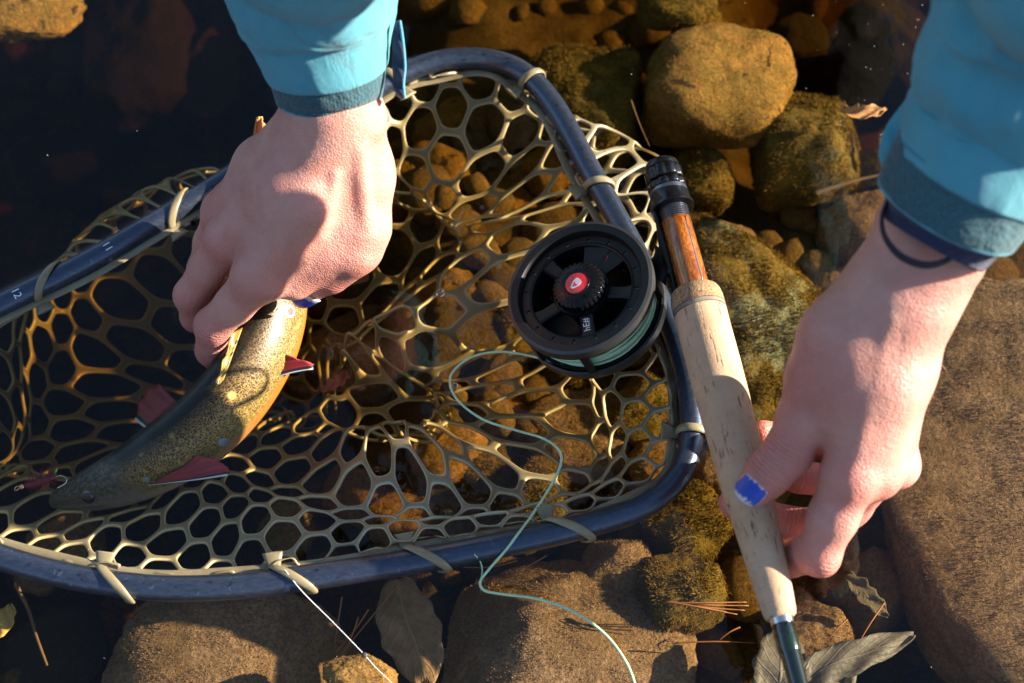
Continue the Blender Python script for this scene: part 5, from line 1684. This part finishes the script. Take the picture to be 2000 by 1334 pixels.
M_NEEDLE = simple('pine_needle', (0.30, 0.12, 0.04), 0.5, 0.3)
M_TWIG = simple('twig_bark', (0.13, 0.075, 0.035), 0.8, 0.4)
def needle(name, pts, r, mat, label, cat, group=None):
    path = catmull([P(*q) for q in pts], 6)
    o = tube(name, path, np.linspace(r, r * 0.6, len(path)), mat, None, 6)
    tag(o, label, cat, group); reloc(o, path[0]); return o
needle('twig', [(1590, 378, -.030), (1640, 362, -.028), (1690, 348, -.026), (1760, 335, -.024)], 0.0016, M_TWIG, 'brown twig on the mossy rock pointing at the sleeve', 'twig')
needle('twig', [(30, 1140, -.030), (55, 1190, -.032), (70, 1240, -.035), (92, 1300, -.04)], 0.0012, M_TWIG, 'pale drowned twig below the hoop on the dark cobble', 'twig')
needle('twig', [(1232, 195, -.03), (1248, 240, -.03), (1268, 285, -.032)], 0.0006, M_TWIG, 'thin straw stem in front of the flecked amber boulder', 'twig')
L = 'orange pine needle on the golden mossy rock by the cork grip'; G = 'pine needles by the grip'
for k, (a, b) in enumerate([((1298, 1174), (1455, 1192)), ((1300, 1176), (1462, 1183)), ((1305, 1173), (1440, 1200)), ((1310, 1178), (1458, 1176)), ((1300, 1175), (1420, 1196))]):
    needle('pine_needle', [(a[0], a[1], -.022 + .0008 * k), ((a[0] + b[0]) / 2, (a[1] + b[1]) / 2 + 3 - k, -.020 + .0008 * k), (b[0], b[1], -.024 + .0008 * k)], 0.00055, M_NEEDLE, L, 'pine needle', G)
L = 'reddish pine needle sunk in the gap below the leader'; G = 'pine needles in the gap under the leader'
for k, (a, b) in enumerate([((668, 1165), (652, 1270)), ((700, 1205), (662, 1290)), ((775, 1145), (660, 1285)), ((720, 1190), (655, 1275)), ((760, 1110), (690, 1140))]):
    needle('pine_needle', [(a[0], a[1], -.03), ((a[0] + b[0]) / 2 + 4 * (k % 2), (a[1] + b[1]) / 2, -.032), (b[0], b[1], -.036)], 0.00045, M_NEEDLE, L, 'pine needle', G)
L = 'single tan pine needle on the cobbles beside the rod blank'; G = 'pine needles beside the blank'
for a, b in (((1727, 1178), (1672, 1264)), ((1655, 1210), (1615, 1252)), ((1318, 1256), (1474, 1256)), ((1445, 1225), (1405, 1250))):
    needle('pine_needle', [(a[0], a[1], -.035), ((a[0] + b[0]) / 2, (a[1] + b[1]) / 2 - 3, -.034), (b[0], b[1], -.036)], 0.0005, M_NEEDLE, L, 'pine needle', G)
L = 'fine pine needle lying on the broad line-crossed rock by the hoop'; G = 'pine needles by the hoop'
for a, b in (((1068, 1085), (980, 1120)), ((1010, 1095), (905, 1108))):
    needle('pine_needle', [(a[0], a[1], -.014), ((a[0] + b[0]) / 2, (a[1] + b[1]) / 2 + 6, -.013), (b[0], b[1], -.016)], 0.0004, M_NEEDLE, L, 'pine needle', G)
needle('pine_needle', [(1818, 690, -.018), (1832, 706, -.017), (1846, 722, -.018)], 0.0007, M_NEEDLE, 'short tan needle lying on the very large flat slab', 'pine needle')
for q, lab in (((885, 755), 'air bubble on the water inside the loop of green line'), ((860, 572), 'glinting air bubble on the net beside the reel')):
    b_ = mesh_obj('bubble', ICO3[0] * np.array((0.0026, 0.0026, 0.0016)), ICO3[1], M_DROP)
    b_.location = tuple(P(q[0], q[1], 0.0006))
    tag(b_, lab, 'bubble')

# ------------------------------------------------------------------ algae fur on the rocks (uncountable)
def fur(name, rocks, per_m2, length, wid, mat, label, flow=(-0.5, -0.3, 0.1), seed=5):
    g = np.random.default_rng(seed)
    VV = []; FF_ = []; RN = []; off = 0
    for o in rocks:
        me = o.data
        n = len(me.vertices); co = np.empty(n * 3, np.float32); me.vertices.foreach_get('co', co); co = co.reshape(-1, 3) + np.array(o.location)
        tri = np.empty(len(me.polygons) * 3, np.int32); me.polygons.foreach_get('vertices', tri); tri = tri.reshape(-1, 3)
        a, b, c = co[tri[:, 0]], co[tri[:, 1]], co[tri[:, 2]]
        nr = np.cross(b - a, c - a); ar = np.linalg.norm(nr, axis=1) / 2; nr = nr / (2 * ar[:, None] + 1e-12)
        cen = (a + b + c) / 3
        vis = (nr[:, 2] > -0.1) & (np.abs(cen[:, 0]) < 0.36) & (cen[:, 1] > -0.26) & (cen[:, 1] < 0.36)
        a, b, c, nr, ar = a[vis], b[vis], c[vis], nr[vis], ar[vis]
        if len(ar) == 0: continue
        k = int(ar.sum() * per_m2)
        pick = g.choice(len(ar), k, p=ar / ar.sum())
        u = g.random((k, 2)); s_ = np.sqrt(u[:, :1]); t_ = u[:, 1:]
        p = a[pick] * (1 - s_) + b[pick] * s_ * (1 - t_) + c[pick] * s_ * t_
        clump = np.clip(fbm(p * 90, 2, 3.3) * 0.8 + 0.6, 0.05, 1.3)
        d = nr[pick] + np.array(flow) * 0.8 + g.normal(0, 0.55, (k, 3)); d /= np.linalg.norm(d, axis=1)[:, None]
        L = length * g.uniform(0.4, 1.2, k) * clump
        sd_ = np.cross(d, g.normal(0, 1, (k, 3))); sd_ /= np.linalg.norm(sd_, axis=1)[:, None]
        bend = g.normal(0, 0.35, (k, 3)) + np.array(flow)
        m_ = p + d * (L * 0.55)[:, None]
        d2 = d + bend * 0.7; d2 /= np.linalg.norm(d2, axis=1)[:, None]
        tip = m_ + d2 * (L * 0.5)[:, None]
        p0 = p - nr[pick] * 0.0003
        w_ = wid * g.uniform(0.6, 1.3, k)[:, None] / 2
        V5 = np.stack([p0 - sd_ * w_, p0 + sd_ * w_, m_ + sd_ * w_ * 0.8, m_ - sd_ * w_ * 0.8, tip], 1).reshape(-1, 3)
        base = (np.arange(k) * 5)[:, None] + off
        FF_.append(np.concatenate([base + [0, 1, 2], base + [0, 2, 3], base + [3, 2, 4]]))
        VV.append(V5); RN.append(np.repeat(g.random(k) * 0.6 + 0.4 * np.clip(fbm(p * 40, 2, 8.0) * 0.5 + 0.5, 0, 1), 5)); off += len(V5)
    o = fast_mesh(name, np.concatenate(VV), np.concatenate(FF_), mat)
    vattr(o, 'tint', np.concatenate(RN))
    tag(o, label, 'algae', kind='stuff')
    return o
def fur_mat(name, stops):
    m = N(name)
    return m.pbr(m.ramp(m.attr('tint'), stops), 0.7)
byM = {}
for o in COL.objects:
    if o.name.startswith('river_rock'): byM.setdefault(o.data.materials[0].name, []).append(o)
fur('algae_fur', byM['rock_algae'] + byM['rock_pale_patched'], 1.6e6, 0.0034, 0.00042, fur_mat('fur_olive', [(0.1, (0.045, 0.030, 0.004)), (0.5, (0.15, 0.095, 0.012)), (0.9, (0.27, 0.175, 0.03))]), 'olive gold algae fur growing on the mossy rocks')
fur('silt_fur', byM['rock_brown'], 1.5e6, 0.0013, 0.00036, fur_mat('fur_brown', [(0.1, (0.09, 0.058, 0.042)), (0.5, (0.23, 0.155, 0.115)), (0.9, (0.40, 0.285, 0.215))]), 'short brown silt fur on the broad brown rocks', seed=6)
fur('amber_fur', byM['rock_amber'], 0.7e6, 0.0014, 0.00036, fur_mat('fur_amber', [(0.1, (0.09, 0.05, 0.010)), (0.5, (0.22, 0.125, 0.027)), (0.9, (0.36, 0.22, 0.065))]), 'thin amber algae film on the amber rocks', seed=8)

# the water skin climbs a little where it touches things (meniscus) and is faintly rippled
wme = water.data
wn_ = len(wme.vertices); wco = np.empty(wn_ * 3, np.float32); wme.vertices.foreach_get('co', wco); wco = wco.reshape(-1, 3)
core = (np.abs(wco[:, 0]) < 0.372) & (np.abs(wco[:, 1]) < 0.342) & (wco[:, 2] > -0.5)
src = [np.c_[hoop_pts[:, :2], np.full(len(hoop_pts), HR * 0.97)]]
hd_ = catmull(hoop_pts, 6, True); src = [np.c_[hd_[:, :2], np.full(len(hd_), HR * 0.95)]]
bsel = nv3[np.abs(nv3[:, 2]) < 0.0035]; src.append(np.c_[bsel[:, :2], np.full(len(bsel), 0.0006)])
lsel = lp[lp[:, 2] < 0.004]; lsel = catmull(lsel, 4); src.append(np.c_[lsel[:, :2], np.full(len(lsel), 0.0003)])
fvn = np.array(FV); fsel = fvn[np.abs(fvn[:, 2]) < 0.0012]; src.append(np.c_[fsel[:, :2], np.full(len(fsel), 0.0003)])
pco = np.concatenate(bodyV); psel = pco[np.abs(pco[:, 2]) < 0.0008]; src.append(np.c_[psel[:, :2], np.full(len(psel), 0.0003)])
src = np.concatenate(src)
H_ = np.zeros(wn_)
idx_ = np.where(core)[0]
# bucket the sources on a coarse grid
cell = 0.012
bk = {}
for q in src:
    bk.setdefault((int(math.floor(q[0] / cell)), int(math.floor(q[1] / cell))), []).append(q)
cx_ = np.floor(wco[idx_, 0] / cell).astype(int); cy2 = np.floor(wco[idx_, 1] / cell).astype(int)
ordr = np.lexsort((cy2, cx_)); keys = np.stack([cx_[ordr], cy2[ordr]], 1)
cuts_ = np.flatnonzero(np.any(np.diff(keys, axis=0) != 0, axis=1)) + 1
for blk in np.split(np.arange(len(ordr)), cuts_):
    kx, ky = keys[blk[0]]
    near = [q for dx in (-1, 0, 1) for dy in (-1, 0, 1) for q in bk.get((kx + dx, ky + dy), ())]
    if not near: continue
    near = np.array(near); vi = idx_[ordr[blk]]
    d = np.sqrt((wco[vi, None, 0] - near[None, :, 0]) ** 2 + (wco[vi, None, 1] - near[None, :, 1]) ** 2) - near[None, :, 2]
    H_[vi] = 0.0017 * np.exp(-np.clip(d.min(1), 0, 1) / 0.0024)
q3 = np.c_[wco[:, 0], wco[:, 1], np.zeros(wn_)]
H_ = H_ + np.where(core, 0.00025 * fbm(q3 * 45, 2, 41.0) + 0.0004 * fbm(q3 * 16, 2, 43.0), 0)
wco[:, 2] += np.where(core, H_, 0)
wme.vertices.foreach_set('co', wco.ravel()); wme.update()

# floating specks of froth on the far, shaded water
mbs = MB()
M_SPECK = simple('froth', (0.6, 0.58, 0.5), 0.6)
for k in range(70):
    px = rng.uniform(1450, 1850) if k % 3 else rng.uniform(0, 2000); py = rng.uniform(-20, 250) if k % 3 else rng.uniform(0, 1334)
    r_ = rng.uniform(0.0001, 0.00028)
    mbs.add(ICO2[0] * np.array((r_, r_, r_ * 0.4)) + P(px, py, 0.0008), ICO2[1])
sp_ = mbs.build('froth_specks', M_SPECK)
tag(sp_, 'tiny pale specks of froth floating on the dark water', 'froth', kind='stuff')
